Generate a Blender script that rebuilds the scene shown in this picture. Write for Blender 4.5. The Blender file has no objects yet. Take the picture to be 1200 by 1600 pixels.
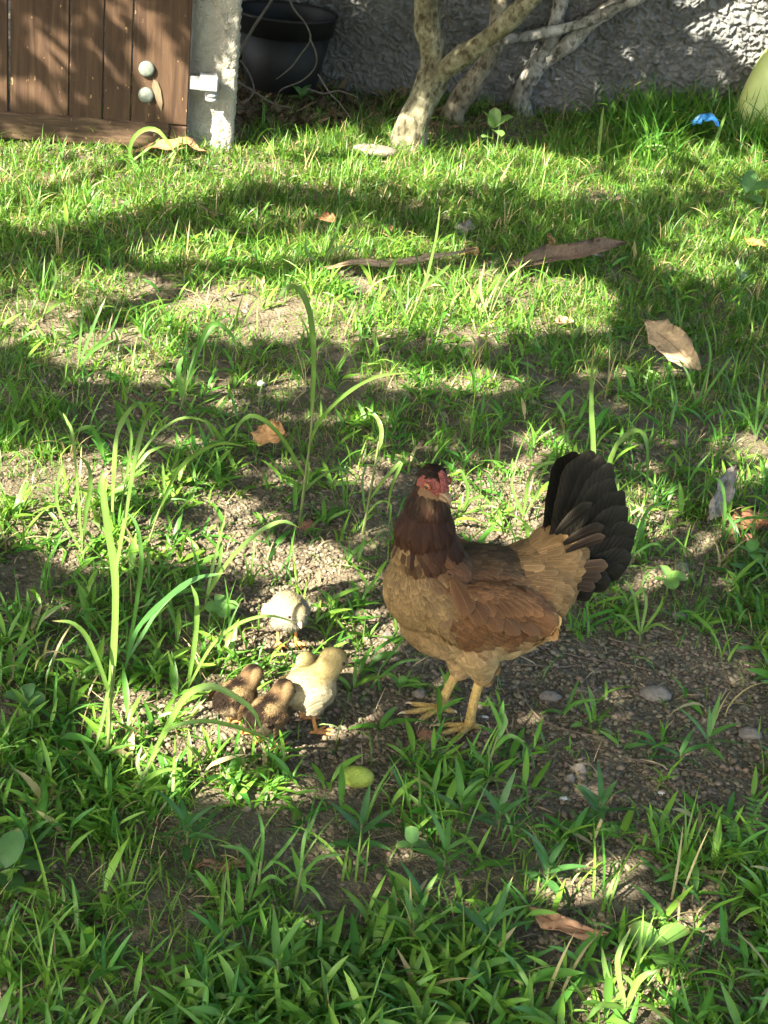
import bpy, math, random
import numpy as np
from mathutils import Vector
from mathutils.bvhtree import BVHTree

rng = np.random.default_rng(11)
random.seed(11)
sc = bpy.context.scene
COL = sc.collection
R = math.radians

# ------------------------------------------------------------------ camera, sky, sun, exposure
FPX, PITCH, ROLL, CAMH = 2575.0, R(27), R(6.5), 1.45
SUN_AZ, SUN_EL = R(52), R(38)            # direction the light travels over the ground, height of the sun
cp, sp = math.cos(PITCH), math.sin(PITCH)
FW = np.array([0, cp, -sp]); _r0 = np.array([1.0, 0, 0]); _u0 = np.cross(_r0, FW)
RT = _r0 * math.cos(ROLL) + _u0 * math.sin(ROLL)
UP = _u0 * math.cos(ROLL) - _r0 * math.sin(ROLL)
CAM = np.array([0, 0, CAMH])
cam_d = bpy.data.cameras.new('camera')
cam = bpy.data.objects.new('camera', cam_d); COL.objects.link(cam)
from mathutils import Matrix
m3 = Matrix((tuple(RT), tuple(UP), tuple(-FW))).transposed()
cam.matrix_world = Matrix.Translation(CAM) @ m3.to_4x4()
cam_d.sensor_fit = 'VERTICAL'; cam_d.sensor_height = 24; cam_d.lens = 24 * FPX / 1600
cam_d.clip_start = 0.05; cam_d.clip_end = 600
sc.camera = cam

world = bpy.data.worlds.new('World'); sc.world = world; world.use_nodes = True
wn = world.node_tree.nodes; bg = wn['Background']
sky = wn.new('ShaderNodeTexSky'); sky.sky_type = 'NISHITA'; sky.sun_disc = False
LX, LY = math.cos(SUN_AZ) * math.cos(SUN_EL), math.sin(SUN_AZ) * math.cos(SUN_EL)
LDIR = np.array([LX, LY, -math.sin(SUN_EL)])            # light travel direction
sky.sun_elevation = SUN_EL; sky.ozone_density = .3; sky.dust_density = 3.0
sky.sun_rotation = math.atan2(-LX, -LY)                 # compass angle of the sun
world.node_tree.links.new(sky.outputs[0], bg.inputs['Color'])
bg.inputs['Strength'].default_value = 0.112
sun_d = bpy.data.lights.new('sun', 'SUN'); sun_d.energy = 5.0; sun_d.angle = R(0.45); sun_d.color = (1, 0.9, 0.74)
sun = bpy.data.objects.new('sun', sun_d); COL.objects.link(sun)
sun.rotation_euler = Vector(LDIR).to_track_quat('-Z', 'Y').to_euler()
sun.location = (-3, -4, 8)
vs = sc.view_settings
vs.view_transform = 'Standard'; vs.look = 'None'; vs.gamma = 1; vs.use_curve_mapping = False
vs.exposure = 2.7

# ------------------------------------------------------------------ points, noise
def ray(px, py): return FW + RT * (px - 600) / FPX - UP * (py - 800) / FPX
def G(px, py, z=0.0):
    d = ray(px, py); return CAM + d * ((z - CAMH) / d[2])
def PY(px, py, Y):
    d = ray(px, py); return CAM + d * (Y / d[1])
def proj(p):
    v = np.atleast_2d(p) - CAM; z = v @ FW; z = np.where(z < .2, .2, z)
    return 600 + FPX * (v @ RT) / z, 800 - FPX * (v @ UP) / z

def _h(i, j, k):
    n = (i * 374761393 + j * 668265263 + k * 974711) & 0x7fffffff
    n = ((n ^ (n >> 13)) * 1274126177) & 0x7fffffff
    return ((n ^ (n >> 16)) & 0xffff) / 65535.0
def noise(x, y, s=1.0, k=0):
    x = np.asarray(x, float) * s; y = np.asarray(y, float) * s
    i = np.floor(x).astype(np.int64); j = np.floor(y).astype(np.int64)
    u = x - i; v = y - j; u = u * u * (3 - 2 * u); v = v * v * (3 - 2 * v)
    a = _h(i, j, k); b = _h(i + 1, j, k); c = _h(i, j + 1, k); d = _h(i + 1, j + 1, k)
    return (a * (1 - u) + b * u) * (1 - v) + (c * (1 - u) + d * u) * v
def fbm(x, y, s=1.0, o=3, k=0):
    t = 0; a = .5
    for q in range(o):
        t = t + a * noise(x, y, s * 2 ** q, k + 17 * q); a *= .5
    return t / (1 - .5 ** o)
def gz(x, y):
    x = np.asarray(x, float); y = np.asarray(y, float)
    return (noise(x, y, 1.3, 3) - .5) * .05 + (noise(x, y, 5, 5) - .5) * .022 + (noise(x, y, 17, 9) - .5) * .009 \
        + (noise(x, y, 48, 12) - .5) * .007
def GG(px, py):
    p = G(px, py)
    for _ in range(3): p = G(px, py, float(gz(p[0], p[1])))
    return p
def sstep(a, b, x):
    t = np.clip((np.asarray(x, float) - a) / (b - a), 0, 1); return t * t * (3 - 2 * t)
def nrm(v):
    v = np.asarray(v, float); return v / np.maximum(np.linalg.norm(v, axis=-1, keepdims=True), 1e-9)

# ------------------------------------------------------------------ materials
def mat(name):
    m = bpy.data.materials.new(name); m.use_nodes = True
    nt = m.node_tree; return m, nt, nt.nodes['Principled BSDF'], nt.nodes['Material Output']
def N(nt, t, **kw):
    n = nt.nodes.new(t)
    for k, v in kw.items():
        if k in n.inputs.keys(): n.inputs[k].default_value = v
        else: setattr(n, k, v)
    return n
def ramp(nt, stops):
    r = nt.nodes.new('ShaderNodeValToRGB'); e = r.color_ramp.elements
    while len(e) < len(stops): e.new(.5)
    for q, (p, c) in zip(e, stops): q.position = p; q.color = (*c, 1) if len(c) == 3 else c
    return r
def noisy(name, stops, scale=8, detail=6, rough=.8, bump=0.0, bscale=60, coords='Object', stretch=None, spec=.3, wave=None, metallic=0):
    m, nt, b, o = mat(name); L = nt.links.new
    tc = N(nt, 'ShaderNodeTexCoord'); src = tc.outputs[coords]
    if stretch:
        mp = N(nt, 'ShaderNodeMapping'); mp.inputs['Scale'].default_value = stretch; L(src, mp.inputs[0]); src = mp.outputs[0]
    n = N(nt, 'ShaderNodeTexNoise', Scale=scale, Detail=detail, Roughness=.62); L(src, n.inputs['Vector'])
    r = ramp(nt, stops); L(n.outputs[0], r.inputs[0]); L(r.outputs[0], b.inputs['Base Color'])
    b.inputs['Roughness'].default_value = rough; b.inputs['Specular IOR Level'].default_value = spec; b.inputs['Metallic'].default_value = metallic
    if bump:
        n2 = N(nt, 'ShaderNodeTexNoise', Scale=bscale, Detail=5); L(src, n2.inputs['Vector'])
        bp = N(nt, 'ShaderNodeBump', Strength=bump, Distance=.01); L(n2.outputs[0], bp.inputs['Height']); L(bp.outputs[0], b.inputs['Normal'])
    return m
def attr_mat(name, rough=.6, trans=0.0, spec=.3, att='col', tint=(1.25, 1.2, .55), noise_amt=0.0, nscale=200):
    """colour from the mesh's own colour attribute; optional light passing through (leaf tissue)"""
    m, nt, b, o = mat(name); L = nt.links.new
    a = N(nt, 'ShaderNodeAttribute', attribute_name=att); c = a.outputs['Color']
    if noise_amt:
        tc = N(nt, 'ShaderNodeTexCoord'); n = N(nt, 'ShaderNodeTexNoise', Scale=nscale, Detail=4); L(tc.outputs['Object'], n.inputs['Vector'])
        mr = N(nt, 'ShaderNodeMapRange'); mr.inputs[1].default_value = .25; mr.inputs[2].default_value = .75
        mr.inputs[3].default_value = 1 - noise_amt; mr.inputs[4].default_value = 1 + noise_amt; L(n.outputs[0], mr.inputs[0])
        mx = N(nt, 'ShaderNodeVectorMath', operation='SCALE'); L(c, mx.inputs[0]); L(mr.outputs[0], mx.inputs['Scale']); c = mx.outputs[0]
    L(c, b.inputs['Base Color']); b.inputs['Roughness'].default_value = rough; b.inputs['Specular IOR Level'].default_value = spec
    if trans:
        t = N(nt, 'ShaderNodeBsdfTranslucent'); mu = N(nt, 'ShaderNodeVectorMath', operation='MULTIPLY'); mu.inputs[1].default_value = tint
        L(c, mu.inputs[0]); L(mu.outputs[0], t.inputs['Color'])
        mx = N(nt, 'ShaderNodeMixShader', Fac=trans); L(b.outputs[0], mx.inputs[1]); L(t.outputs[0], mx.inputs[2]); L(mx.outputs[0], o.inputs['Surface'])
    return m

M = {}
M['soil'] = noisy('soil', [(.25, (.075, .062, .043)), (.5, (.145, .122, .083)), (.75, (.24, .203, .14))], scale=22, bump=.9, bscale=160, rough=.95, spec=.1)
M['crumb'] = attr_mat('soil_crumb', rough=.95, spec=.1, noise_amt=.25, nscale=300)
M['grass'] = attr_mat('grass_blade', rough=.42, trans=.42, spec=.42)
M['leaf'] = attr_mat('leaf', rough=.45, trans=.36, spec=.4, noise_amt=.12, nscale=90)
M['dry'] = attr_mat('dry_leaf', rough=.75, trans=.15, spec=.2, tint=(1.2, .95, .6), noise_amt=.35, nscale=120)
M['straw'] = attr_mat('straw', rough=.8, spec=.2)

# ------------------------------------------------------------------ mesh helpers
def mesh_np(name, V, F, material, parent=None, smooth=True, col=None, colname='col', extra=None):
    """V (n,3) world points, F (m,k) same-size faces or list of faces; parented meshes are moved to the parent's frame"""
    V = np.asarray(V, np.float32)
    if parent is not None:
        V = V - np.array(root_loc(parent), np.float32)
    me = bpy.data.meshes.new(name)
    if isinstance(F, np.ndarray):
        m, k = F.shape
        me.vertices.add(len(V)); me.vertices.foreach_set('co', V.ravel())
        me.loops.add(m * k); me.loops.foreach_set('vertex_index', F.astype(np.int32).ravel())
        me.polygons.add(m)
        me.polygons.foreach_set('loop_start', np.arange(0, m * k, k, dtype=np.int32))
        me.polygons.foreach_set('loop_total', np.full(m, k, np.int32))
        me.update(calc_edges=True)
    else:
        me.from_pydata([tuple(v) for v in V], [], [tuple(f) for f in F])
    if smooth: me.polygons.foreach_set('use_smooth', np.ones(len(me.polygons), bool))
    if col is not None:
        c = np.asarray(col, np.float32)
        if c.ndim == 1: c = np.tile(c, (len(V), 1))
        if c.shape[1] == 3: c = np.concatenate([c, np.ones((len(c), 1), np.float32)], 1)
        at = me.attributes.new(colname, 'FLOAT_COLOR', 'POINT'); at.data.foreach_set('color', c.ravel())
    for k2, arr in (extra or {}).items():
        at = me.attributes.new(k2, 'FLOAT_VECTOR', 'POINT'); at.data.foreach_set('vector', np.asarray(arr, np.float32).ravel())
    me.materials.append(material)
    o = bpy.data.objects.new(name, me); COL.objects.link(o)
    if parent is not None: o.parent = parent
    return o
def root_loc(o):
    p = np.zeros(3)
    while o is not None: p = p + np.array(o.location); o = o.parent
    return p
def thing(name, loc, label, cat, group=None):
    o = bpy.data.objects.new(name, None); COL.objects.link(o); o.location = tuple(float(q) for q in loc); o.empty_display_size = .05
    return tag(o, label, cat, group)
def tag(o, label=None, cat=None, group=None, kind=None):
    for k, v in (('label', label), ('category', cat), ('group', group), ('kind', kind)):
        if v: o[k] = v
    return o
def grid_faces(nu, nv, off=0, wrap=False):
    """nu rows of nv points"""
    f = []
    for i in range(nu - 1):
        for j in range(nv if wrap else nv - 1):
            j2 = (j + 1) % nv
            f.append((off + i * nv + j, off + i * nv + j2, off + (i + 1) * nv + j2, off + (i + 1) * nv + j))
    return f
def frames(P):
    P = np.asarray(P, float); T = np.gradient(P, axis=0); T = nrm(T)
    a = np.array([0, 0, 1.0]) if abs(T[0][2]) < .9 else np.array([1.0, 0, 0])
    n = nrm(np.cross(np.cross(T[0], a), T[0])); A = []
    for t in T:
        n = nrm(n - t * (n @ t)); A.append(n)
    A = np.array(A); return T, A, np.cross(T, A)
def spline(P, n):
    """smooth curve through control points"""
    P = np.asarray(P, float)
    if len(P) == 2: return P[0] + (P[1] - P[0]) * np.linspace(0, 1, n)[:, None]
    Q = np.vstack([2 * P[0] - P[1], P, 2 * P[-1] - P[-2]]); out = []
    m = len(P) - 1
    for t in np.linspace(0, m, n):
        i = min(int(t), m - 1); u = t - i; a, b, c, d = Q[i:i + 4]
        out.append(.5 * ((2 * b) + (c - a) * u + (2 * a - 5 * b + 4 * c - d) * u * u + (3 * b - a - 3 * c + d) * u ** 3))
    return np.array(out)
def tube(P, rad, ns=8, bumps=0.0, k=1, close=True):
    P = np.asarray(P, float); T, A, B = frames(P); rad = np.broadcast_to(np.asarray(rad, float), (len(P),))
    V = []
    for i in range(len(P)):
        for j in range(ns):
            a = 2 * math.pi * j / ns
            r = rad[i] * (1 + bumps * (noise(i * .9 + 31 * k, j * .9 * 8 / ns + 7 * k, 1, k) - .5) * 2)
            V.append(P[i] + r * (A[i] * math.cos(a) + B[i] * math.sin(a)))
    F = grid_faces(len(P), ns, 0, True)
    if close:
        c0 = len(V); V.append(P[0]); V.append(P[-1])
        for j in range(ns):
            F.append((c0, (j + 1) % ns, j)); o = (len(P) - 1) * ns
            F.append((c0 + 1, o + j, o + (j + 1) % ns))
    return np.array(V), F
class MB:
    def __init__(s): s.V = []; s.F = []; s.C = []
    def add(s, V, F, col=None):
        o = len(s.V); s.V.extend([tuple(v) for v in V]); s.F.extend([tuple(i + o for i in f) for f in F])
        if col is not None: s.C.extend([tuple(col)] * len(V) if np.ndim(col) == 1 else [tuple(c) for c in col])
        return s
    def build(s, name, m, parent=None, smooth=True):
        return mesh_np(name, np.array(s.V), s.F, m, parent, smooth, np.array(s.C) if s.C else None)
def box(c, e, ax=None, bev=0.0):
    """bevelled box: centre, half extents, axes rows"""
    ax = np.eye(3) if ax is None else np.asarray(ax, float); e = np.asarray(e, float); c = np.asarray(c, float)
    b = min(bev, min(e) * .9)
    if b <= 0:
        V = [c + ax.T @ (np.array([x, y, z]) * e) for x in (-1, 1) for y in (-1, 1) for z in (-1, 1)]
        return np.array(V), [(0, 1, 3, 2), (4, 6, 7, 5), (0, 4, 5, 1), (2, 3, 7, 6), (0, 2, 6, 4), (1, 5, 7, 3)]
    V = []; idx = {}
    for x in (-1, 1):
        for y in (-1, 1):
            for z in (-1, 1):
                for k in range(3):
                    q = np.array([x, y, z]) * (e - b); q[k] = np.array([x, y, z])[k] * e[k]
                    idx[(x, y, z, k)] = len(V); V.append(c + ax.T @ q)
    F = []
    for k in range(3):
        a, d = [(1, 2), (2, 0), (0, 1)][k]
        for s in (-1, 1):
            f = []
            for (p, q) in ((-1, -1), (1, -1), (1, 1), (-1, 1)):
                t = [0, 0, 0]; t[k] = s; t[a] = p; t[d] = q; f.append(idx[(*t, k)])
            F.append(f if s > 0 else f[::-1])
    for k in range(3):
        a, d = [(1, 2), (2, 0), (0, 1)][k]
        for p in (-1, 1):
            for q in (-1, 1):
                t0 = [0, 0, 0]; t1 = [0, 0, 0]; t0[k] = -1; t1[k] = 1; t0[a] = t1[a] = p; t0[d] = t1[d] = q
                f = [idx[(*t0, a)], idx[(*t1, a)], idx[(*t1, d)], idx[(*t0, d)]]
                F.append(f if p * q > 0 else f[::-1])
    for x in (-1, 1):
        for y in (-1, 1):
            for z in (-1, 1):
                f = [idx[(x, y, z, 0)], idx[(x, y, z, 1)], idx[(x, y, z, 2)]]; F.append(f if x * y * z > 0 else f[::-1])
    return np.array(V), F
def sphere(c, e, ax=None, nu=10, nv=14):
    V = []; c = np.asarray(c, float); ax = np.eye(3) if ax is None else np.asarray(ax, float); e = np.broadcast_to(np.asarray(e, float), (3,))
    for i in range(1, nu):
        t = math.pi * i / nu
        for j in range(nv):
            p = 2 * math.pi * j / nv
            V.append(c + ax.T @ (e * np.array([math.sin(t) * math.cos(p), math.sin(t) * math.sin(p), math.cos(t)])))
    F = grid_faces(nu - 1, nv, 0, True); F = [f[::-1] for f in F]
    a = len(V); V.append(c + ax.T @ (e * np.array([0, 0, 1]))); V.append(c - ax.T @ (e * np.array([0, 0, 1])))
    for j in range(nv):
        F.append((a, j, (j + 1) % nv)); o = (nu - 2) * nv; F.append((a + 1, o + (j + 1) % nv, o + j))
    return np.array(V), F
def ribbon(P, w, fold=.15, ang=0.0, ref=(0, -1, .55), prof=None, wavy=0.0, k=0):
    """leaf blade along points P, half width w, folded along the midrib"""
    P = np.asarray(P, float); n = len(P); T = nrm(np.gradient(P, axis=0)); ref = nrm(np.array(ref, float))
    s = np.linspace(0, 1, n)
    if prof is None: prof = np.interp(s, [0, .15, .5, .8, .95, 1], [.55, .85, 1, .7, .3, .03])
    elif callable(prof): prof = prof(s)
    V = []
    for i in range(n):
        W = np.cross(T[i], ref); W = nrm(W) if np.linalg.norm(W) > 1e-4 else np.array([1., 0, 0])
        Nn = np.cross(W, T[i]); a = ang + wavy * math.sin(i * 1.7 + k)
        W2 = W * math.cos(a) + Nn * math.sin(a); N2 = np.cross(W2, T[i])
        h = w * prof[i]
        V += [P[i] - W2 * h + N2 * h * fold, P[i], P[i] + W2 * h + N2 * h * fold]
    return np.array(V), grid_faces(n, 3)

# ------------------------------------------------------------------ where sun reaches the ground, where soil is bare (photo layout as ground patches)
LIT = [(150,300,340,72,1),(480,262,200,42,1),(700,262,190,36,1),(880,285,120,34,.9),(1090,265,130,36,.9),(1150,395,120,62,.9),(1010,330,60,20,.6),(620,345,80,16,.8),(560,385,130,24,.8),
(90,452,150,34,1),(310,475,170,26,1),(470,485,270,50,1),(770,482,250,46,1),(640,535,170,24,.9),(190,548,120,30,1),(50,505,80,34,1),(210,600,80,18,.9),(640,600,62,13,1),(745,603,66,14,1),(700,330,120,20,.7),(480,348,130,14,.9),(860,350,110,26,.4),(560,402,190,18,1),(330,402,90,20,1),(960,300,90,22,.8),(640,300,80,12,.8),
(850,692,46,13,1),(640,692,50,9,.9),(560,650,60,9,.9),(420,600,60,10,.6),(90,742,150,42,1),(60,800,120,52,1),(190,850,140,36,1),(330,770,95,13,1),(410,800,76,13,1),(330,842,125,22,1),
(455,880,120,15,1),(540,850,52,14,1),(560,902,66,15,1),(780,795,100,44,1),(765,748,86,15,1),(1020,790,50,25,.9),(1000,835,44,20,.9),(1045,872,66,10,.9),(1005,905,52,24,.9),(1165,700,46,18,.8),
(1060,640,34,9,.9),(450,955,55,50,1),(575,970,70,14,1),(545,1012,66,19,1),(400,1030,95,40,1),(240,1120,90,42,1),(300,1160,130,32,1),(380,1085,66,46,1),(485,1105,76,62,1),(300,1212,110,20,1),(405,1242,95,22,1),
(110,1052,52,14,.9),(60,1160,30,9,.9),(95,1282,24,10,1),(460,1437,38,13,1),(930,1380,66,20,1),(1080,1457,54,20,1),(1000,1560,80,50,1),(700,640,40,8,.8),(1110,830,40,10,.7),(300,690,60,8,.7),
(1095,15,38,42,1),(1180,45,48,70,1),(985,75,30,24,.6),(910,6,30,14,.9),(572,72,46,24,.5),(1045,50,24,40,.4),(1150,290,80,40,.5),
(352,195,50,80,1),(366,110,34,130,1),(1222,20,70,110,1),(355,60,30,70,.8),(60,8,46,28,1),(150,52,50,52,.7),(252,62,44,56,.75),(116,122,30,32,.8),(205,128,40,44,.7),(30,100,20,34,.8),(270,152,34,40,1),(85,190,90,20,.8),
(640,215,30,24,1),(700,60,36,30,.9),(660,30,20,40,.7),(760,60,40,30,.7),(850,110,30,40,.6)]
SHADE = [(420,318,-30,430,22),(360,425,190,492,15),(420,305,560,320,18),(560,330,760,370,14),(620,415,430,440,10),(1010,480,1210,530,40),(0,640,240,640,44),(560,552,900,562,10),(560,640,1200,650,12),(250,786,470,792,6),(280,822,480,830,6),(420,862,600,874,6),(380,916,600,930,9),(340,506,440,509,6),(590,542,690,548,7),(90,470,220,478,7),(300,560,430,575,14),(240,545,60,528,6),(60,770,200,776,5),(20,845,150,838,6)]
_rd = random.Random(5)
for _ in range(46): LIT.append((_rd.uniform(260, 1200), _rd.uniform(555, 760), _rd.uniform(14, 38), _rd.uniform(4, 8), .95))
for _ in range(26): LIT.append((_rd.uniform(0, 1200), _rd.uniform(1180, 1600), _rd.uniform(10, 26), _rd.uniform(5, 11), .9))
for _ in range(12): LIT.append((_rd.uniform(1010, 1200), _rd.uniform(780, 1000), _rd.uniform(10, 30), _rd.uniform(4, 9), .9))
for _ in range(44):
    _x, _y, _l = _rd.uniform(-20, 1000), _rd.uniform(245, 540), _rd.uniform(30, 90); SHADE.append((_x, _y, _x + _l, _y - _l * _rd.uniform(-.05, .3), _rd.uniform(3, 7)))
for _ in range(22):
    _x, _y, _l = _rd.uniform(-20, 520), _rd.uniform(700, 900), _rd.uniform(30, 100); SHADE.append((_x, _y, _x + _l, _y + _rd.uniform(-8, 8), _rd.uniform(3, 6)))
LIT = np.array(LIT, float)
def lit(px, py):
    jx = (noise(px, py, .045, 40) - .5) * 34; jy = (noise(px, py, .06, 41) - .5) * 16
    x = (px + jx)[:, None]; y = (py + jy)[:, None]
    q = ((x - LIT[:, 0]) / LIT[:, 2]) ** 2 + ((y - LIT[:, 1]) / LIT[:, 3]) ** 2
    v = np.where(q < 1, LIT[:, 4], 0).max(1)
    for (x0, y0, x1, y1, r) in SHADE:
        dx, dy = x1 - x0, y1 - y0; t = np.clip(((px - x0) * dx + (py - y0) * dy) / (dx * dx + dy * dy), 0, 1)
        d = np.hypot(px + jx * .5 - x0 - t * dx, py + jy * .8 - y0 - t * dy); v = np.where(d < r, 0, v)
    out = (px < -60) | (px > 1260) | (py > 1680)
    v = np.where(out, (noise(px, py, .012, 44) > .62) * .8, v)
    return v
BARE = np.array([(690,1130,110,40,.98),(557,1215,45,22,.95),(430,1015,80,40,.95),(430,1130,140,60,.93),(880,1468,95,26,.95),(200,448,190,22,.55),(60,400,90,18,.45),(450,512,170,22,.55),(340,560,120,20,.5),(860,520,120,16,.45),(560,300,90,12,.4),(1000,600,120,30,.4),(900,640,90,30,.45),(985,1150,250,190,.95),(770,1090,210,115,.93),(700,985,150,60,.9),(560,1150,150,85,.8),(330,1150,160,72,.75),(480,900,170,62,.75),(350,820,190,52,.6),(770,780,125,62,.65),
(730,620,170,52,.5),(520,740,160,62,.55),(180,590,140,50,.6),(450,615,120,30,.4),(1000,870,150,80,.6),(1060,700,130,62,.4),(120,850,120,42,.55),(1080,1445,130,80,.65),(910,1445,90,40,.6),
(250,480,110,32,.45),(620,372,110,26,.4),(590,540,90,26,.55),(740,205,150,34,.8),(480,165,120,48,.9),(110,1370,40,30,.3),(350,950,80,40,.3),(620,1240,80,50,.4),(460,1440,50,25,.5),(800,900,120,80,.7),(60,1020,60,40,.3)], float)
def bare(px, py):
    jx = (noise(px, py, .02, 50) - .5) * 110; jy = (noise(px, py, .03, 51) - .5) * 50
    x = (px + jx)[:, None]; y = (py + jy)[:, None]
    q = ((x - BARE[:, 0]) / BARE[:, 2]) ** 2 + ((y - BARE[:, 1]) / BARE[:, 3]) ** 2
    return (BARE[:, 4] * (1 - sstep(.65, 1.15, q))).max(1)

# ------------------------------------------------------------------ ground
def stretch_axis(a, b, step, far, n=26):
    c = np.arange(a, b + step, step); g = step * np.cumsum(1.42 ** np.arange(1, n + 1))
    g = g[g < far]; return np.concatenate([a - g[::-1], c, c[-1] + g])
gx = stretch_axis(-1.9, 2.2, .017, 300); gy = stretch_axis(1.1, 6.9, .017, 300)
XX, YY = np.meshgrid(gx, gy)
ZZ = gz(XX, YY)
nx, ny = len(gx), len(gy)
ii = (np.arange(ny - 1)[:, None] * nx + np.arange(nx - 1)).ravel()
gf = np.stack([ii, ii + 1, ii + 1 + nx, ii + nx], 1)
tag(mesh_np('ground', np.stack([XX.ravel(), YY.ravel(), ZZ.ravel()], 1), gf, M['soil']), kind='structure')

# crumbs of soil, one mass
_t = (1 + 5 ** .5) / 2
ICO = nrm(np.array([(-1,_t,0),(1,_t,0),(-1,-_t,0),(1,-_t,0),(0,-1,_t),(0,1,_t),(0,-1,-_t),(0,1,-_t),(_t,0,-1),(_t,0,1),(-_t,0,-1),(-_t,0,1)], float))
ICOF = np.array([(0,11,5),(0,5,1),(0,1,7),(0,7,10),(0,10,11),(1,5,9),(5,11,4),(11,10,2),(10,7,6),(7,1,8),(3,9,4),(3,4,2),(3,2,6),(3,6,8),(3,8,9),(4,9,5),(2,4,11),(6,2,10),(8,6,7),(9,8,1)])
def crumbs(name, n, x0, x1, y0, y1, rlo, rhi, pw, need_bare=True):
    x = rng.uniform(x0, x1, n); y = rng.uniform(y0, y1, n)
    px, py = proj(np.stack([x, y, gz(x, y)], 1))
    keep = (px > -160) & (px < 1360) & (py < 1750)
    if need_bare: keep &= rng.random(n) < (.22 + .9 * bare(px, py))
    x, y = x[keep], y[keep]; n = len(x)
    r = rlo + (rhi - rlo) * rng.random(n) ** (pw * 1.5)
    sc3 = rng.uniform(.6, 1.25, (n, 1, 3)); sc3[:, :, 2] *= .7
    a = rng.uniform(0, 6.28, n); ca, sa = np.cos(a), np.sin(a)
    V = ICO[None] * sc3 * rng.uniform(.55, 1.35, (n, 12, 1)) * r[:, None, None]
    V = np.stack([V[..., 0] * ca[:, None] - V[..., 1] * sa[:, None], V[..., 0] * sa[:, None] + V[..., 1] * ca[:, None], V[..., 2]], 2)
    V += np.stack([x, y, gz(x, y) + r * .25], 1)[:, None]
    F = (np.arange(n)[:, None, None] * 12 + ICOF[None]).reshape(-1, 3)
    c = np.array([.15, .126, .088]) * rng.uniform(.55, 1.5, (n, 1)) * (1 + rng.normal(0, .05, (n, 3)))
    o = mesh_np(name, V.reshape(-1, 3), F, M['crumb'], smooth=False, col=np.repeat(c, 12, 0))
    return tag(o, 'small brown crumbs of dry soil scattered over the bare ground', 'soil', kind='stuff')
crumbs('soil_crumbs', 105000, -.75, 1.0, 1.3, 3.3, .0016, .0068, 1.6)
crumbs('soil_crumbs', 16000, -1.3, 1.5, 3.2, 6.3, .004, .011, 2.0)

# ------------------------------------------------------------------ wall behind
def stucco(name, c0, c1, scale=90, bump=1.0):
    m, nt, b, o = mat(name); L = nt.links.new
    tc = N(nt, 'ShaderNodeTexCoord'); n = N(nt, 'ShaderNodeTexNoise', Scale=5, Detail=6); L(tc.outputs['Object'], n.inputs['Vector'])
    r = ramp(nt, [(.3, c0), (.7, c1)]); L(n.outputs[0], r.inputs[0]); L(r.outputs[0], b.inputs['Base Color'])
    v = N(nt, 'ShaderNodeTexNoise', Scale=scale, Detail=3); v.inputs['Distortion'].default_value = 1.2; L(tc.outputs['Object'], v.inputs['Vector'])
    bp = N(nt, 'ShaderNodeBump', Strength=bump, Distance=.008); L(v.outputs[0], bp.inputs['Height']); L(bp.outputs[0], b.inputs['Normal'])
    b.inputs['Roughness'].default_value = .92; b.inputs['Specular IOR Level'].default_value = .15
    return m
M['cement'] = stucco('rough_cement', (.105, .113, .112), (.195, .2, .192))
M['cream_stucco'] = stucco('cream_stucco', (.34, .325, .27), (.47, .45, .385), 110)
def relief(u, v, k):
    """raked cement: short curled ridges"""
    du = (noise(u, v, 34, k) - .5) * .04; dv = (noise(u, v, 34, k + 1) - .5) * .04
    a = 1 - np.abs(2 * noise(u + du, (v + dv) * 1.25, 58, k + 2) - 1) ; b = 1 - np.abs(2 * noise(u - dv, v + du, 105, k + 3) - 1)
    return (a ** 2.0) * .024 + (b ** 2) * .010
WY = 6.40
wx = np.concatenate([np.arange(-1.6, -.75, .05), np.arange(-.75, 1.75, .0042), np.arange(1.75, 6, .25)])
wz = np.concatenate([np.arange(-.1, .56, .0042), np.array([.65, .8, 1.2, 1.8, 2.2])])
WX, WZ = np.meshgrid(wx, wz)
wy = WY - relief(WX, WZ, 60) - (noise(WX, WZ, 2, 66) - .5) * .02
Vw = np.stack([WX, wy, WZ], 2).reshape(-1, 3)
nwx = len(wx); iw = (np.arange(len(wz) - 1)[:, None] * nwx + np.arange(nwx - 1)).ravel()
Fw = [tuple(f) for f in np.stack([iw, iw + 1, iw + 1 + nwx, iw + nwx], 1)]
mb = MB().add(Vw, Fw)
mb.add(*box((2.2, WY + .12, 1.05), (3.8, .10, 1.15)))
tag(mb.build('garden_wall', M['cement']), 'rough grey raked-cement garden wall behind the trees', 'wall')
# pale green rounded lump standing in for an unidentified bright patch at the wall
M['lime'] = noisy('lime_paint', [(.3, (.40, .50, .16)), (.7, (.55, .62, .27))], scale=9, bump=.25, bscale=30, rough=.7)
lx = PY(1222, 70, 6.25)[0] + .03
mb = MB()
P = []
for t in np.linspace(0, 1, 9):
    P.append((t, math.sqrt(max(0, 1 - (t * .98) ** 2.6))))
for i, (t, w) in enumerate(P):
    z = -.05 + .50 * t
    for j in range(16):
        a = 2 * math.pi * j / 16; ca, sa = math.cos(a), math.sin(a)
        rx = .17 * w * abs(ca) ** .6 * np.sign(ca); ry = .08 * w * abs(sa) ** .6 * np.sign(sa)
        mb.V.append((lx + rx + .05 * t, 6.27 + ry, z))
mb.F = grid_faces(9, 16, 0, True) + [tuple(range(8 * 16, 9 * 16))]
tag(mb.build('green_lump', M['lime']), 'smooth pale lime-green boulder shape, unidentified, in sun at the wall, far right', 'lump')

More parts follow.
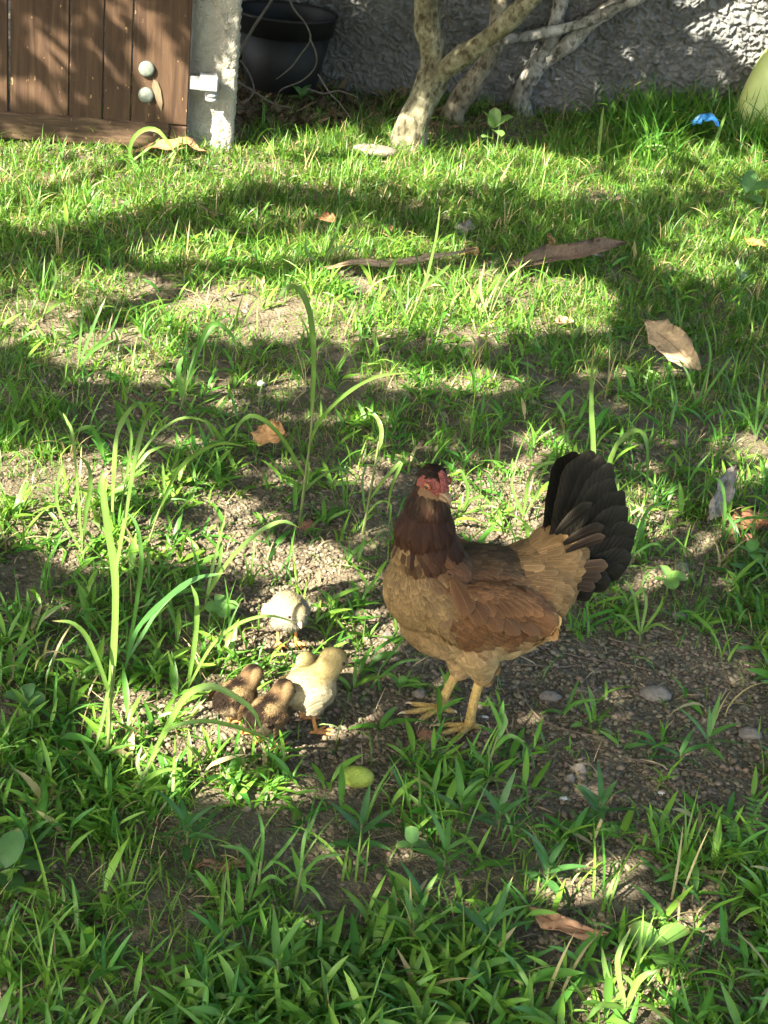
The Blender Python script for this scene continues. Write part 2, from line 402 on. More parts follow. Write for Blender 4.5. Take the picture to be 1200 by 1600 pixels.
# ------------------------------------------------------------------ gate
def wood(name, dark, mid, light, grain=(22, 22, 1.6)):
    m, nt, b, o = mat(name); L = nt.links.new
    tc = N(nt, 'ShaderNodeTexCoord'); oi = N(nt, 'ShaderNodeObjectInfo')
    ad = N(nt, 'ShaderNodeVectorMath', operation='ADD'); L(tc.outputs['Object'], ad.inputs[0]); L(oi.outputs['Random'], ad.inputs[1])
    mp = N(nt, 'ShaderNodeMapping'); mp.inputs['Scale'].default_value = grain; L(ad.outputs[0], mp.inputs[0])
    n = N(nt, 'ShaderNodeTexNoise', Scale=2.2, Detail=8, Roughness=.65); n.inputs['Distortion'].default_value = .6; L(mp.outputs[0], n.inputs['Vector'])
    r = ramp(nt, [(.28, dark), (.5, mid), (.75, light)]); L(n.outputs[0], r.inputs[0])
    # pale chips where the varnish has flaked
    n2 = N(nt, 'ShaderNodeTexNoise', Scale=75, Detail=2); mp2 = N(nt, 'ShaderNodeMapping'); mp2.inputs['Scale'].default_value = (1, 1, .55); L(ad.outputs[0], mp2.inputs[0]); L(mp2.outputs[0], n2.inputs['Vector'])
    r2 = ramp(nt, [(.70, (0, 0, 0)), (.74, (1, 1, 1))]); L(n2.outputs[0], r2.inputs[0])
    mx = N(nt, 'ShaderNodeMix', data_type='RGBA'); L(r2.outputs[0], mx.inputs[0]); L(r.outputs[0], mx.inputs[6]); mx.inputs[7].default_value = (.26, .18, .10, 1)
    L(mx.outputs[2], b.inputs['Base Color']); b.inputs['Roughness'].default_value = .62; b.inputs['Specular IOR Level'].default_value = .3
    bp = N(nt, 'ShaderNodeBump', Strength=.35, Distance=.004); L(n.outputs[0], bp.inputs['Height']); L(bp.outputs[0], b.inputs['Normal'])
    return m
M['wood'] = wood('varnished_plank', (.026, .014, .0085), (.058, .033, .018), (.10, .062, .034))
M['wood_rail'] = wood('weathered_rail', (.024, .015, .010), (.06, .037, .022), (.17, .12, .066), (1.8, 22, 26))
_g0, _g1 = G(0, 226), G(288, 246)
gdir = nrm(np.array([_g1[0] - _g0[0], _g1[1] - _g0[1], 0])); gn = np.array([gdir[1], -gdir[0], 0])     # gn points to the camera
def GP(px, py, off=0.0):
    """point of the gate's front plane (shifted off towards the camera)"""
    d = ray(px, py); q = _g0 + gn * off; t = ((q - CAM) @ gn) / (d @ gn); return CAM + d * t
gate = thing('plank_gate', (_g1[0] - .3, _g1[1] - .05, .02), 'brown varnished plank gate with two domed bolts, upper left', 'gate')
AX = np.array([gdir, -gn, [0, 0, 1]])
def gx_of(px, py): return (GP(px, py) - _g0) @ gdir
_gx0 = gx_of(-190, 130)
seams = [_gx0 - .66, _gx0 - .44, _gx0 - .22, _gx0, gx_of(-85, 130), gx_of(15, 90), gx_of(108, 150), gx_of(161, 150), gx_of(207, 95), gx_of(297, 110)]
ZR0, ZR1 = GP(140, 226)[2] , GP(140, 184)[2]
for i in range(len(seams) - 1):
    a, b_ = seams[i], seams[i + 1]; gap = .006 if i == 4 else .0016
    last = i == len(seams) - 2
    z0 = ZR1 - .004; z1 = 1.55
    cc = _g0 + gdir * (a + b_) / 2; cc = np.array([cc[0], cc[1], (z0 + z1) / 2]) - gn * (.014 + .002 * (i % 3))
    mesh_np('plank', *box(cc, ((b_ - a) / 2 - gap, .014, (z1 - z0) / 2), AX, .003), M['wood'], gate, False)
a, b_ = seams[0], seams[-1] - .055
cc = _g0 + gdir * (a + b_) / 2
mesh_np('rail', *box(np.array([cc[0], cc[1], (ZR0 + ZR1) / 2]) - gn * .012, ((b_ - a) / 2 - .001, .019, (ZR1 - ZR0) / 2), AX, .005), M['wood_rail'], gate, False)
cc = _g0 + gdir * (seams[-1] - .0265)
mesh_np('stile', *box(np.array([cc[0], cc[1], (ZR0 + ZR1) / 2 - .006]) - gn * .014, (.0265, .018, (ZR1 - ZR0) / 2 - .001), AX, .004), M['wood'], gate, False)
M['bolt'] = noisy('galvanised_bolt', [(.3, (.09, .115, .095)), (.7, (.21, .235, .205))], scale=60, rough=.6, spec=.3, metallic=.2)
for (px, py) in ((229, 108), (228, 149)):
    p = GP(px, py, .004)
    V, F = [], []
    rr = .0245
    for i, (r, h) in enumerate(((1.0, -.006), (1.0, .001), (.9, .0045), (.68, .007), (.36, .009), (.08, .0095))):
        for j in range(20):
            t = 2 * math.pi * j / 20; V.append(p + gdir * rr * r * math.cos(t) + np.array([0, 0, 1]) * rr * r * math.sin(t) + gn * h)
    F = grid_faces(6, 20, 0, True) + [tuple(range(100, 120))]
    mesh_np('bolt', np.array(V), F, M['bolt'], gate)
# bare scar in the varnish beside the lower bolt
M['scar'] = noisy('bare_wood', [(.3, (.12, .088, .05)), (.7, (.2, .155, .1))], scale=30, stretch=(3, 3, .6), rough=.8)
q = [(240, 124), (246, 128), (251, 140), (254, 160), (252, 174), (248, 166), (241, 150), (237, 135)]
Vs = np.array([GP(x, y, .0012) for x, y in q]); mesh_np('varnish_scar', Vs, [tuple(range(8))[::-1]], M['scar'], gate, False)

# gate post with its hinge
p0, p1 = GP(296, 246, -.085), GP(357, 243, -.085)
half = .5 * abs((p1 - p0) @ gdir) + .008
cen = (p0 + p1) / 2 - gn * .085
post = thing('gate_post', (cen[0], cen[1], 0), 'cream stuccoed gate post with a white hinge, half in sun', 'post')
V, F = [], []
us = np.linspace(-1, 1, 24); zs = np.arange(-.05, 1.7, .0095)
off = 0
for (d1, n1) in ((gdir, gn), (gn, -gdir), (-gdir, -gn), (-gn, gdir)):
    h1 = half if abs(d1 @ gdir) > .5 else .085; h2 = .085 if h1 == half else half
    UU, Z2 = np.meshgrid(us * h1, zs)
    disp = relief(UU + off * .01, Z2, 90) * .5 * (1 - (np.abs(UU) / h1) ** 8) - .004
    Pp = cen[None, None] * np.array([1, 1, 0]) + UU[..., None] * d1 + n1 * (h2 + disp)[..., None] + Z2[..., None] * np.array([0, 0, 1])
    V.append(Pp.reshape(-1, 3)); F += [f[::-1] for f in grid_faces(len(zs), 24, off)]; off += len(zs) * 24
mesh_np('pillar', np.concatenate(V), [f[::-1] for f in F], M['cream_stucco'], post)
M['white_metal'] = noisy('white_painted_metal', [(.35, (.22, .23, .23)), (.7, (.28, .29, .29))], scale=20, rough=.45, spec=.4)
hz = GP(326, 131, .0)
bz = lambda px, py, o: GP(px, py, o)
k1, k2 = bz(312, 131, .012), bz(341, 131, .012)
hw = abs((k2 - k1) @ gdir) / 2; hh = (bz(326, 120, .012) - bz(326, 143, .012))[2] / 2
hin = mesh_np('hinge', *box((k1 + k2) / 2 - gn * .022, (hw, .034, hh), AX, .004), M['white_metal'], post, False)
s1, s2 = bz(297, 131, 0), bz(313, 131, 0)
mesh_np('hinge_strap', *box((s1 + s2) / 2 - gn * .015, (abs((s2 - s1) @ gdir) / 2 + .004, .004, hh * .9), AX, .001), M['white_metal'], hin, False)
V, F = [], []
pc = bz(331, 147, -.01)
prof = [(.0205, .012), (.0205, .004), (.0225, .003), (.0225, -.006), (.018, -.0065), (.018, -.010), (.0205, -.0105), (.0205, -.019), (.012, -.024), (.002, -.025)]
for r, h in prof:
    for j in range(18):
        t = 2 * math.pi * j / 18; V.append(pc + np.array([r * math.cos(t), r * math.sin(t), h]))
mesh_np('hinge_pin', np.array(V), grid_faces(len(prof), 18, 0, True) + [tuple(range(162, 180))], M['white_metal'], hin)

# ------------------------------------------------------------------ black plant pot
M['pot'] = noisy('black_plastic', [(.3, (.006, .0065, .007)), (.7, (.014, .015, .015))], scale=12, rough=.6, spec=.3)
pb = G(440, 133); pb = np.array([pb[0] + .01, 6.16, .03])
pot = thing('plant_pot', pb, 'large black plastic plant pot in the shade beside the gate post', 'pot')
def lathe(c, prof, ns=36):
    V = [c + np.array([r * math.cos(2 * math.pi * j / ns), r * math.sin(2 * math.pi * j / ns), h]) for r, h in prof for j in range(ns)]
    return np.array(V), grid_faces(len(prof), ns, 0, True)
mesh_np('pot_wall', *lathe(pb, [(.001, .004), (.125, .0), (.130, .004), (.172, .205), (.168, .205), (.160, .17), (.001, .17)]), M['pot'], pot)
mesh_np('pot_rim', *lathe(pb, [(.1725, .205), (.181, .202), (.186, .262), (.192, .266), (.192, .274), (.183, .275), (.176, .262), (.174, .205)]), M['pot'], pot)
mesh_np('potting_soil', *lathe(pb, [(.001, .215), (.09, .212), (.175, .205)]), M['soil'], pot)

# ------------------------------------------------------------------ frangipani trees before the wall
def bark(name, a, b_, c_):
    m, nt, bs, o = mat(name); L = nt.links.new
    tc = N(nt, 'ShaderNodeTexCoord'); n = N(nt, 'ShaderNodeTexNoise', Scale=15, Detail=8, Roughness=.7); L(tc.outputs['Object'], n.inputs['Vector'])
    r = ramp(nt, [(.30, a), (.46, b_), (.62, c_)]); L(n.outputs[0], r.inputs[0])
    n2 = N(nt, 'ShaderNodeTexNoise', Scale=42, Detail=7); mp = N(nt, 'ShaderNodeMapping'); mp.inputs['Scale'].default_value = (1.2, 1.2, .7); L(tc.outputs['Object'], mp.inputs[0]); L(mp.outputs[0], n2.inputs['Vector'])
    r2 = ramp(nt, [(.36, (0.25, .22, .18)), (.5, (1, 1, 1))]); L(n2.outputs[0], r2.inputs[0])
    mx = N(nt, 'ShaderNodeMix', data_type='RGBA', blend_type='MULTIPLY'); mx.inputs[0].default_value = .85; L(r.outputs[0], mx.inputs[6]); L(r2.outputs[0], mx.inputs[7])
    L(mx.outputs[2], bs.inputs['Base Color']); bs.inputs['Roughness'].default_value = .9; bs.inputs['Specular IOR Level'].default_value = .15
    bp = N(nt, 'ShaderNodeBump', Strength=.8, Distance=.01); L(n2.outputs[0], bp.inputs['Height']); L(bp.outputs[0], bs.inputs['Normal'])
    return m
M['bark'] = bark('mottled_bark', (.045, .038, .023), (.115, .11, .068), (.23, .225, .16))
M['bark_dark'] = bark('dark_bark', (.06, .05, .035), (.13, .12, .085), (.22, .2, .15))
M['bark_grey'] = bark('grey_bark', (.08, .072, .055), (.2, .195, .165), (.36, .36, .32))
def hit_px(p):
    """where the sun ray through p lands: wall, gate or ground, as photo pixels"""
    p = np.atleast_2d(p); t = p[:, 2] / -LDIR[2]; g = p + LDIR * t[:, None]
    tw = (WY - p[:, 1]) / LDIR[1]; w = p + LDIR * tw[:, None]; usew = (g[:, 1] > WY) & (w[:, 0] > -.75)
    g = np.where(usew[:, None], w, g)
    tg = (5.2 - p[:, 1]) / LDIR[1]; q = p + LDIR * tg[:, None]; useg = (q[:, 2] > 0) & (q[:, 0] < -.58)
    g = np.where(useg[:, None], q, g)
    return proj(g)
def crown_leaves(name, P, L, W, material, parent, cols, seed=0):
    """many separate leaves, each a pointed folded blade of six faces"""
    n = len(P); a = rng.uniform(0, 6.28, n); el = rng.normal(-.25, .45, n)
    T = np.stack([np.cos(a) * np.cos(el), np.sin(a) * np.cos(el), np.sin(el)], 1)
    S = nrm(np.cross(T, np.array([0, 0, 1.0]))); ro = rng.normal(0, .5, n)[:, None]; Nn = np.cross(S, T); S = S * np.cos(ro) + Nn * np.sin(ro); Nn = np.cross(S, T)
    L = L * rng.uniform(.7, 1.25, n)[:, None]; W = W * rng.uniform(.8, 1.2, n)[:, None]
    v = [P - T * L * .5, P - T * L * .2 + S * W * .45, P - T * L * .2 - S * W * .45, P + T * L * .15 + S * W * .5 - Nn * L * .03, P + T * L * .15 - S * W * .5 - Nn * L * .03, P + T * L * .5 - Nn * L * .09]
    V = np.stack(v, 1).reshape(-1, 3); o = np.arange(n)[:, None] * 6
    F = np.concatenate([o + np.array([[0, 2, 1]]), o + np.array([[1, 2, 4]]), o + np.array([[1, 4, 3]]), o + np.array([[3, 4, 5]])])
    c = np.repeat(cols * rng.uniform(.7, 1.3, (n, 1)), 6, 0)
    ob = mesh_np(name, V, F, material, parent, smooth=False, col=c); ob['kind'] = 'stuff'; return ob
def keep_shade(P, L=.06):  # shapes crown gaps: drops leaves that would shade a set sun patch
    px, py = hit_px(P); v = lit(px, py)
    for d in ((L, 0, 0), (-L, 0, 0), (0, L, 0), (0, -L, 0)):
        v = np.maximum(v, lit(*hit_px(P + np.array(d))))
    return rng.random(len(P)) > v
def frangipani(label, base, limbs, mats, crown_c):
    t = thing('frangipani_tree', base, label, 'tree', 'frangipani trees by the wall')
    tips = []
    for i, (pts, r0, r1, nm) in enumerate(limbs):
        Pc = spline(pts, 30); rad = np.linspace(r0, r1, 30) * (1 + .10 * np.sin(np.arange(30) * .9 + i))
        if i == 0: rad = rad * (1 + .35 * np.exp(-np.linspace(0, 9, 30)))
        V, F = tube(Pc, rad, 14, .09, i + 3); mesh_np(nm, V, F, mats[min(i, len(mats) - 1)], t); tips.append(Pc[-1])
    P = []
    for tp in tips:
        for k in range(4):
            a = k * 1.57 + random.random(); e = tp + np.array([.3 * math.cos(a), .25 * math.sin(a) - .1, .3 + .25 * random.random()])
            V, F = tube(spline([tp, (tp + e) / 2 + np.array([0, 0, .08]), e], 8), np.linspace(.017, .011, 8), 7); mesh_np('twig', V, F, mats[0], t)
            P.append(e + rng.normal(0, .13, (60, 3)))
    P = np.concatenate(P); P = P[keep_shade(P, .09)]
    crown_leaves('crown', P, .24, .075, M['leaf'], t, np.array([.06, .13, .035]))
    return t
tY = 5.58
A0 = GG(636, 234)
Pz = lambda px, py, y: PY(px, py, y)
frangipani('leaning frangipani with pale mottled trunk forking low, its foot in sun', A0,
    [([A0 - [0, 0, .06], Pz(646, 190, A0[1]), Pz(674, 128, A0[1] + .02), Pz(676, 85, A0[1] + .03), Pz(668, 30, A0[1] + .03), Pz(664, -60, A0[1]), Pz(640, -260, A0[1] - .1), Pz(600, -520, A0[1] - .2)], .054, .036, 'trunk'),
     ([Pz(676, 128, A0[1] + .02), Pz(708, 98, A0[1] - .01), Pz(765, 58, A0[1] - .06), Pz(835, -6, A0[1] - .12), Pz(930, -110, A0[1] - .2), Pz(1010, -330, A0[1] - .25)], .037, .026, 'limb')],
    [M['bark'], M['bark']], None)
B0 = np.array([*G(712, 186)[:2], 0.]); 
frangipani('dark shaded frangipani trunk leaning right behind the forked pale trunk', B0,
    [([B0 - [0, 0, .06], Pz(708, 176, B0[1]), Pz(738, 130, B0[1]), Pz(768, 80, B0[1]), Pz(778, 30, B0[1]), Pz(776, -40, B0[1]), Pz(760, -330, B0[1] - .1)], .046, .024, 'trunk')],
    [M['bark_dark']], None)
C0 = np.array([*G(818, 172)[:2], 0.]); cy = C0[1]
frangipani('thin grey frangipani with crossing branches, nearest the wall', C0,
    [([C0 - [0, 0, .06], Pz(815, 150, cy), Pz(838, 102, cy), Pz(862, 62, cy), Pz(872, 20, cy), Pz(878, -30, cy), Pz(890, -330, cy - .1)], .040, .022, 'trunk'),
     ([Pz(779, 62, cy - .12), Pz(815, 58, cy - .1), Pz(868, 47, cy - .09), Pz(912, 36, cy - .08), Pz(958, 14, cy - .08), Pz(1010, -10, cy - .09), Pz(1130, -110, cy - .15), Pz(1180, -330, cy - .2)], .020, .017, 'branch'),
     ([Pz(838, 104, cy), Pz(884, 72, cy - .02), Pz(930, 30, cy - .04), Pz(975, -12, cy - .06), Pz(1040, -150, cy - .1), Pz(1050, -360, cy - .1)], .032, .022, 'limb')],
    [M['bark_grey'], M['bark_grey']], None)

# ------------------------------------------------------------------ the shade tree over the yard (its unseen crown, above and left of the picture, is shaped to leave set sun patches)
ST = np.array([-3.02, 1.54, 0.0])
tree = thing('shade_tree', ST, 'tall leafy shade tree left of the yard, throwing dappled shade over lawn and hen', 'tree')
V, F = tube(spline([ST - [0, 0, .1], ST + [.03, -.02, 1.0], ST + [-.02, .03, 2.0], ST + [.02, 0, 2.6], ST + [0, -.02, 3.2]], 24), np.linspace(.085, .05, 24), 14, .08, 2); mesh_np('trunk', V, F, M['bark'], tree)
for k, e in enumerate([(1.4, -1.8, 2.5), (.5, 2.2, 2.6), (-1.3, 1.6, 2.5), (.2, -3.2, 2.4), (-1.2, -1.6, 2.5), (1.6, 1.0, 2.6), (-.5, -4.2, 2.5)]):
    e = np.array(e); s = ST + [0, 0, 1.7 + .1 * k]
    V, F = tube(spline([s, s + (ST + e - s) * .5 + [0, 0, .25], ST + e], 16), np.linspace(.03, .012, 16), 8, .06, k); mesh_np('limb', V, F, M['bark'], tree)
n = 115000
tg = np.stack([rng.uniform(-2.6, 3.4, n), rng.uniform(.5, 9.6, n), np.zeros(n)], 1)
zc = 1.6 + 1.3 * rng.random(n) ** 1.4
P = tg - LDIR * (zc / -LDIR[2])[:, None]
P = P[keep_shade(P, .02)]
crown_leaves('crown', P, .095, .045, M['leaf'], tree, np.array([.05, .11, .03]))

# ------------------------------------------------------------------ birds: shared builders
def remeshed(blobs, voxel, smooth=6):
    """union of ellipsoids as one continuous skin; blobs: centre, semi axes, axes rows"""
    mb = MB()
    for c, e, ax in blobs: mb.add(*sphere(c, e, ax, 12, 16))
    me = bpy.data.meshes.new('tmp'); me.from_pydata(mb.V, [], mb.F); o = bpy.data.objects.new('tmp', me); COL.objects.link(o)
    r = o.modifiers.new('r', 'REMESH'); r.mode = 'VOXEL'; r.voxel_size = voxel
    s = o.modifiers.new('s', 'SMOOTH'); s.factor = .5; s.iterations = smooth
    dg = bpy.context.evaluated_depsgraph_get(); ev = o.evaluated_get(dg); m2 = ev.to_mesh()
    V = np.array([v.co[:] for v in m2.vertices]); F = [tuple(p.vertices) for p in m2.polygons]
    ev.to_mesh_clear(); bpy.data.objects.remove(o); bpy.data.meshes.remove(me)
    return V, F
def surf_sample(V, F, n):
    T = []
    for f in F:
        T.append((f[0], f[1], f[2]))
        if len(f) == 4: T.append((f[0], f[2], f[3]))
    T = np.array(T); a, b_, c_ = V[T[:, 0]], V[T[:, 1]], V[T[:, 2]]
    cr = np.cross(b_ - a, c_ - a); ar = np.linalg.norm(cr, axis=1); nn = nrm(cr)
    i = rng.choice(len(T), n, p=ar / ar.sum()); r1 = np.sqrt(rng.random(n))[:, None]; r2 = rng.random(n)[:, None]
    return a[i] * (1 - r1) + b_[i] * r1 * (1 - r2) + c_[i] * r1 * r2, nn[i]
FVS = np.array([0, .22, .45, .68, .86, .96, 1.0]); FWS = np.array([.5, .85, 1, .98, .76, .42, .08])
def feathers(P, T, Nn, L, W, lift, bend, col, pale, shape=FWS, rough=0):
    """rounded feathers: base P, direction T, outward normal; returns V, F, colour, (u, v, random)"""
    n = len(P); S = np.cross(Nn, T); nv = len(FVS); us = np.array([-1, -.5, 0, .5, 1]); nu = 5
    L = L[:, None, None, None]; W = W[:, None, None, None]
    v = FVS[None, :, None, None]; u = us[None, None, :, None]; w = shape[None, :, None, None]
    Pt = P[:, None, None] + T[:, None, None] * L * v + S[:, None, None] * W * w * u \
        + Nn[:, None, None] * (lift[:, None, None, None] * L * v - bend[:, None, None, None] * L * L * v * v + W * w * .28 * (1 - u * u))
    V = Pt.reshape(-1, 3)
    g = np.array(grid_faces(nv, nu)); F = (np.arange(n)[:, None, None] * nv * nu + g[None]).reshape(-1, 4)
    C = np.concatenate([np.repeat(col, nv * nu, 0), np.repeat(pale, nv * nu)[:, None]], 1)
    U = np.stack(np.broadcast_arrays(us[None, None, :], FVS[None, :, None], rng.random(n)[:, None, None]), 3).reshape(-1, 3)
    return V, F, C, U
def feather_mat(name, rough=.6):
    m, nt, b, o = mat(name); L = nt.links.new
    a = N(nt, 'ShaderNodeAttribute', attribute_name='fc'); q = N(nt, 'ShaderNodeAttribute', attribute_name='fuv')
    sx = N(nt, 'ShaderNodeSeparateXYZ'); L(q.outputs['Vector'], sx.inputs[0])
    def mth(op, x, y=None):
        n = N(nt, 'ShaderNodeMath', operation=op)
        for i, z in enumerate((x, y)):
            if z is None: continue
            if isinstance(z, (int, float)): n.inputs[i].default_value = z
            else: L(z, n.inputs[i])
        return n.outputs[0]
    au = mth('ABSOLUTE', sx.outputs[0])
    e = mth('MAXIMUM', mth('POWER', au, 3.5), mth('POWER', sx.outputs[1], 6))
    sh = mth('LESS_THAN', au, .055); e = mth('MAXIMUM', e, mth('MULTIPLY', sh, .75))
    e = mth('MULTIPLY', e, a.outputs['Alpha'])
    pl = N(nt, 'ShaderNodeVectorMath', operation='MULTIPLY_ADD'); L(a.outputs['Color'], pl.inputs[0]); pl.inputs[1].default_value = (2.1, 2.15, 2.1); pl.inputs[2].default_value = (.025, .02, .012)
    mx = N(nt, 'ShaderNodeMix', data_type='RGBA'); L(e, mx.inputs[0]); L(a.outputs['Color'], mx.inputs[6]); L(pl.outputs[0], mx.inputs[7])
    bw = mth('SINE', mth('ADD', mth('MULTIPLY', sx.outputs[1], 75), mth('MULTIPLY', au, -22)))
    k = mth('ADD', mth('MULTIPLY', bw, .07), mth('ADD', .78, mth('MULTIPLY', sx.outputs[2], .4)))
    sc_ = N(nt, 'ShaderNodeVectorMath', operation='SCALE'); L(mx.outputs[2], sc_.inputs[0]); L(k, sc_.inputs['Scale']); L(sc_.outputs[0], b.inputs['Base Color'])
    b.inputs['Roughness'].default_value = rough; b.inputs['Specular IOR Level'].default_value = .12
    bp = N(nt, 'ShaderNodeBump', Strength=.25, Distance=.001); L(bw, bp.inputs['Height']); L(bp.outputs[0], b.inputs['Normal'])
    return m
M['feather'] = feather_mat('feather'); M['down'] = feather_mat('down', .9)
_nt = M['down'].node_tree; _a = N(_nt, 'ShaderNodeAttribute', attribute_name='bn'); _g = N(_nt, 'ShaderNodeNewGeometry')
_v = N(_nt, 'ShaderNodeMix', data_type='VECTOR'); _v.inputs[0].default_value = .25; _nt.links.new(_a.outputs['Vector'], _v.inputs[4]); _nt.links.new(_g.outputs['Normal'], _v.inputs[5])
_nt.links.new(_v.outputs[1], _nt.nodes['Principled BSDF'].inputs['Normal'])
def idw(P, ctrl, pw=4):
    """ctrl rows: position then values"""
    c = np.array([r[0] for r in ctrl], float); v = np.array([r[1] for r in ctrl], float)
    d = np.linalg.norm(P[:, None] - c[None], axis=2) + 1e-4; w = d ** -pw; w /= w.sum(1, keepdims=True); return w @ v

# ------------------------------------------------------------------ hen
HY = R(24)
fL = G(733, 1132, .008); fR = G(688, 1107, .008)
HO = np.array([*G(712, 1124)[:2], 0.0])
hf = np.array([-math.cos(HY), -math.sin(HY), 0]); hl = np.array([math.sin(HY), -math.cos(HY), 0]); hz_ = np.array([0, 0, 1.0])
HA = np.array([hf, hl, hz_])
def H(x, y, z): return HO + hf * x + hl * y + hz_ * z
def Hd(x, y, z): return nrm(hf * x + hl * y + hz_ * z)
def HP(px, py, yo=0.0):
    d = ray(px, py); t = (((HO - CAM) @ hl) + yo) / (d @ hl); return CAM + d * t
def tilt(deg):
    c_, s_ = math.cos(R(deg)), math.sin(R(deg)); f = hf * c_ + hz_ * s_; u = -hf * s_ + hz_ * c_; return np.array([f, hl, u])
hen = thing('hen', (HO[0], HO[1], float(gz(HO[0], HO[1]))), 'brown hen with dark neck and black fanned tail, head turned to the camera', 'hen')
hd = nrm(np.array([.66, -.73, -.15]))                      # where the head looks
hs = nrm(np.cross(hz_, hd)); hu = np.cross(hd, hs); HX = np.array([hd, hs, hu])   # hs: to the bird's left
hc = H(.092, 0, .4255)
blobs = [(H(-.005, 0, .222), (.125, .074, .080), tilt(6)), (H(.075, 0, .252), (.068, .068, .070), tilt(30)), (H(-.09, 0, .235), (.075, .062, .065), tilt(-8)),
         (H(-.125, 0, .272), (.050, .046, .050), tilt(30)), (H(.03, 0, .185), (.085, .060, .055), tilt(10)), (H(-.07, 0, .195), (.075, .055, .050), tilt(-15)), (H(-.045, 0, .168), (.085, .058, .047), tilt(-6)),
         (H(.088, 0, .305), (.050, .048, .055), None), (H(.094, 0, .345), (.041, .040, .048), None), (H(.094, 0, .38), (.031, .031, .040), None), (H(.093, 0, .405), (.025, .024, .034), None),
         (hc, (.024, .0195, .026), HX), (hc + hd * .010 - hu * .006, (.018, .0145, .015), HX)]
kL, kR = HP(753, 1053, .034), HP(718, 1044, -.034)
for s, kn in ((1, kL), (-1, kR)):
    th = H(.005, s * .040, .165)
    for t in np.linspace(0, 1, 6): blobs.append((th + (kn - th) * t, (.036 - .021 * t,) * 3, None))
    blobs.append((H(.0, s * .066, .225), (.105, .016, .055), tilt(14)))
blobs = [(c_, e, np.eye(3) if a is None else a) for c_, e, a in blobs]
for i, (c_, e, a) in enumerate(blobs):
    if i in (7, 8, 9, 10): blobs[i] = (c_, e, HA)
BV, BF = remeshed(blobs, .0052, 5)
M['skin'] = noisy('feathered_skin', [(.3, (.12, .07, .035)), (.7, (.2, .12, .06))], scale=60, rough=.9)
body = mesh_np('body', BV, BF, M['skin'], hen)
bvh = BVHTree.FromPolygons([tuple(v) for v in BV], BF)
BRS, WNG, SAD, BEL, HAC, BLK, CAP = (.135, .088, .039), (.105, .050, .021), (.18, .11, .047), (.31, .225, .11), (.030, .0125, .0068), (.0075, .0078, .0062), (.017, .0095, .006)
BCK = (.052, .034, .019)
# control: position, (direction xyz, length, half width, colour rgb, pale edge)
def ct(x, y, z, d, L, W, c_, pale): return (H(x, y, z), [*Hd(*d), L, W, *c_, pale])
ctrl = []
def both(x, y, z, d, L, W, c_, pale):
    for s in ((1, -1) if y else (1,)): ctrl.append(ct(x, s * y, z, (d[0], s * d[1], d[2]), L, W, c_, pale))
both(.15, 0, .27, (-.1, 0, -1), .019, .0068, BRS, .8); both(.13, .04, .26, (-.25, .3, -1), .019, .0068, BRS, .8); both(.12, .045, .225, (-.35, .15, -1), .020, .0072, BRS, .75)
both(.145, .02, .31, (-.05, .2, -1), .018, .0066, BRS, .75); both(.11, 0, .19, (-.7, 0, -.7), .022, .0078, BRS, .7); both(.075, .06, .20, (-.6, .1, -.75), .022, .0078, BRS, .7)
both(.09, .062, .255, (-.6, .2, -.7), .021, .0074, BRS, .8)
both(.13, .03, .345, (-.1, .3, -1), .036, .0052, HAC, .12); both(.135, 0, .36, (.15, 0, -1), .036, .0052, HAC, .12); both(.09, .045, .345, (-.25, .3, -1), .042, .0055, HAC, .12); both(.05, .02, .345, (-.6, .15, -.8), .045, .0055, HAC, .12)
both(.06, .04, .325, (-.5, .25, -.8), .044, .0055, HAC, .12); both(.095, .035, .385, (-.1, .15, -1), .032, .0042, HAC, .1); both(.07, 0, .38, (-.3, 0, -1), .034, .0045, HAC, .1)
both(.05, .055, .30, (-.8, .2, -.55), .030, .0095, (.12, .055, .025), .5); both(.0, .065, .275, (-.9, .1, -.4), .027, .0082, WNG, .85); both(.0, .08, .235, (-.9, .05, -.42), .028, .0088, WNG, .85)
both(-.05, .075, .24, (-.92, 0, -.38), .029, .009, WNG, .8); both(.05, .078, .235, (-.75, .1, -.6), .024, .0082, WNG, .85); both(-.03, .075, .20, (-.9, 0, -.35), .034, .012, WNG, .35); both(.04, .07, .2, (-.8, 0, -.5), .03, .011, WNG, .5)
both(.02, 0, .315, (-1, 0, -.1), .034, .0085, BCK, .5); both(-.03, .025, .31, (-1, .1, -.05), .034, .0085, BCK, .6); both(-.03, .0, .31, (-1, 0, 0), .036, .009, BCK, .6); both(.02, .035, .31, (-1, .2, -.2), .032, .009, BCK, .6)
both(-.07, .03, .30, (-1, .1, .1), .040, .0095, (.16, .098, .045), .75); both(-.10, .04, .28, (-1, .15, -.1), .044, .010, SAD, .75); both(-.12, .0, .315, (-1, 0, .45), .042, .011, SAD, .75); both(-.13, .045, .26, (-1, .15, -.35), .046, .011, SAD, .75)
both(-.155, .03, .29, (-1, .1, .1), .042, .012, SAD, .7); both(-.12, .055, .23, (-.9, .1, -.6), .044, .011, SAD, .7); both(-.14, .0, .22, (-1, 0, -.3), .036, .012, (.25, .21, .14), .4)
both(-.045, .055, .15, (-.8, 0, -.5), .03, .013, BEL, .25); both(-.09, .045, .16, (-.9, 0, -.2), .034, .014, BEL, .3); both(.03, .04, .135, (-.35, 0, -1), .026, .011, BEL, .25); both(-.02, .05, .16, (-.7, 0, -.6), .030, .013, BEL, .25); both(-.07, .04, .15, (-.9, 0, -.2), .034, .014, BEL, .3); both(-.12, .03, .18, (-1, 0, .05), .036, .014, BEL, .3); both(-.03, 0, .14, (-1, 0, -.1), .03, .014, BEL, .25)
both(.05, .05, .165, (-.6, 0, -.8), .027, .011, (.24, .165, .08), .35); both(.01, .038, .105, (0, 0, -1), .016, .007, (.3, .2, .095), .2)
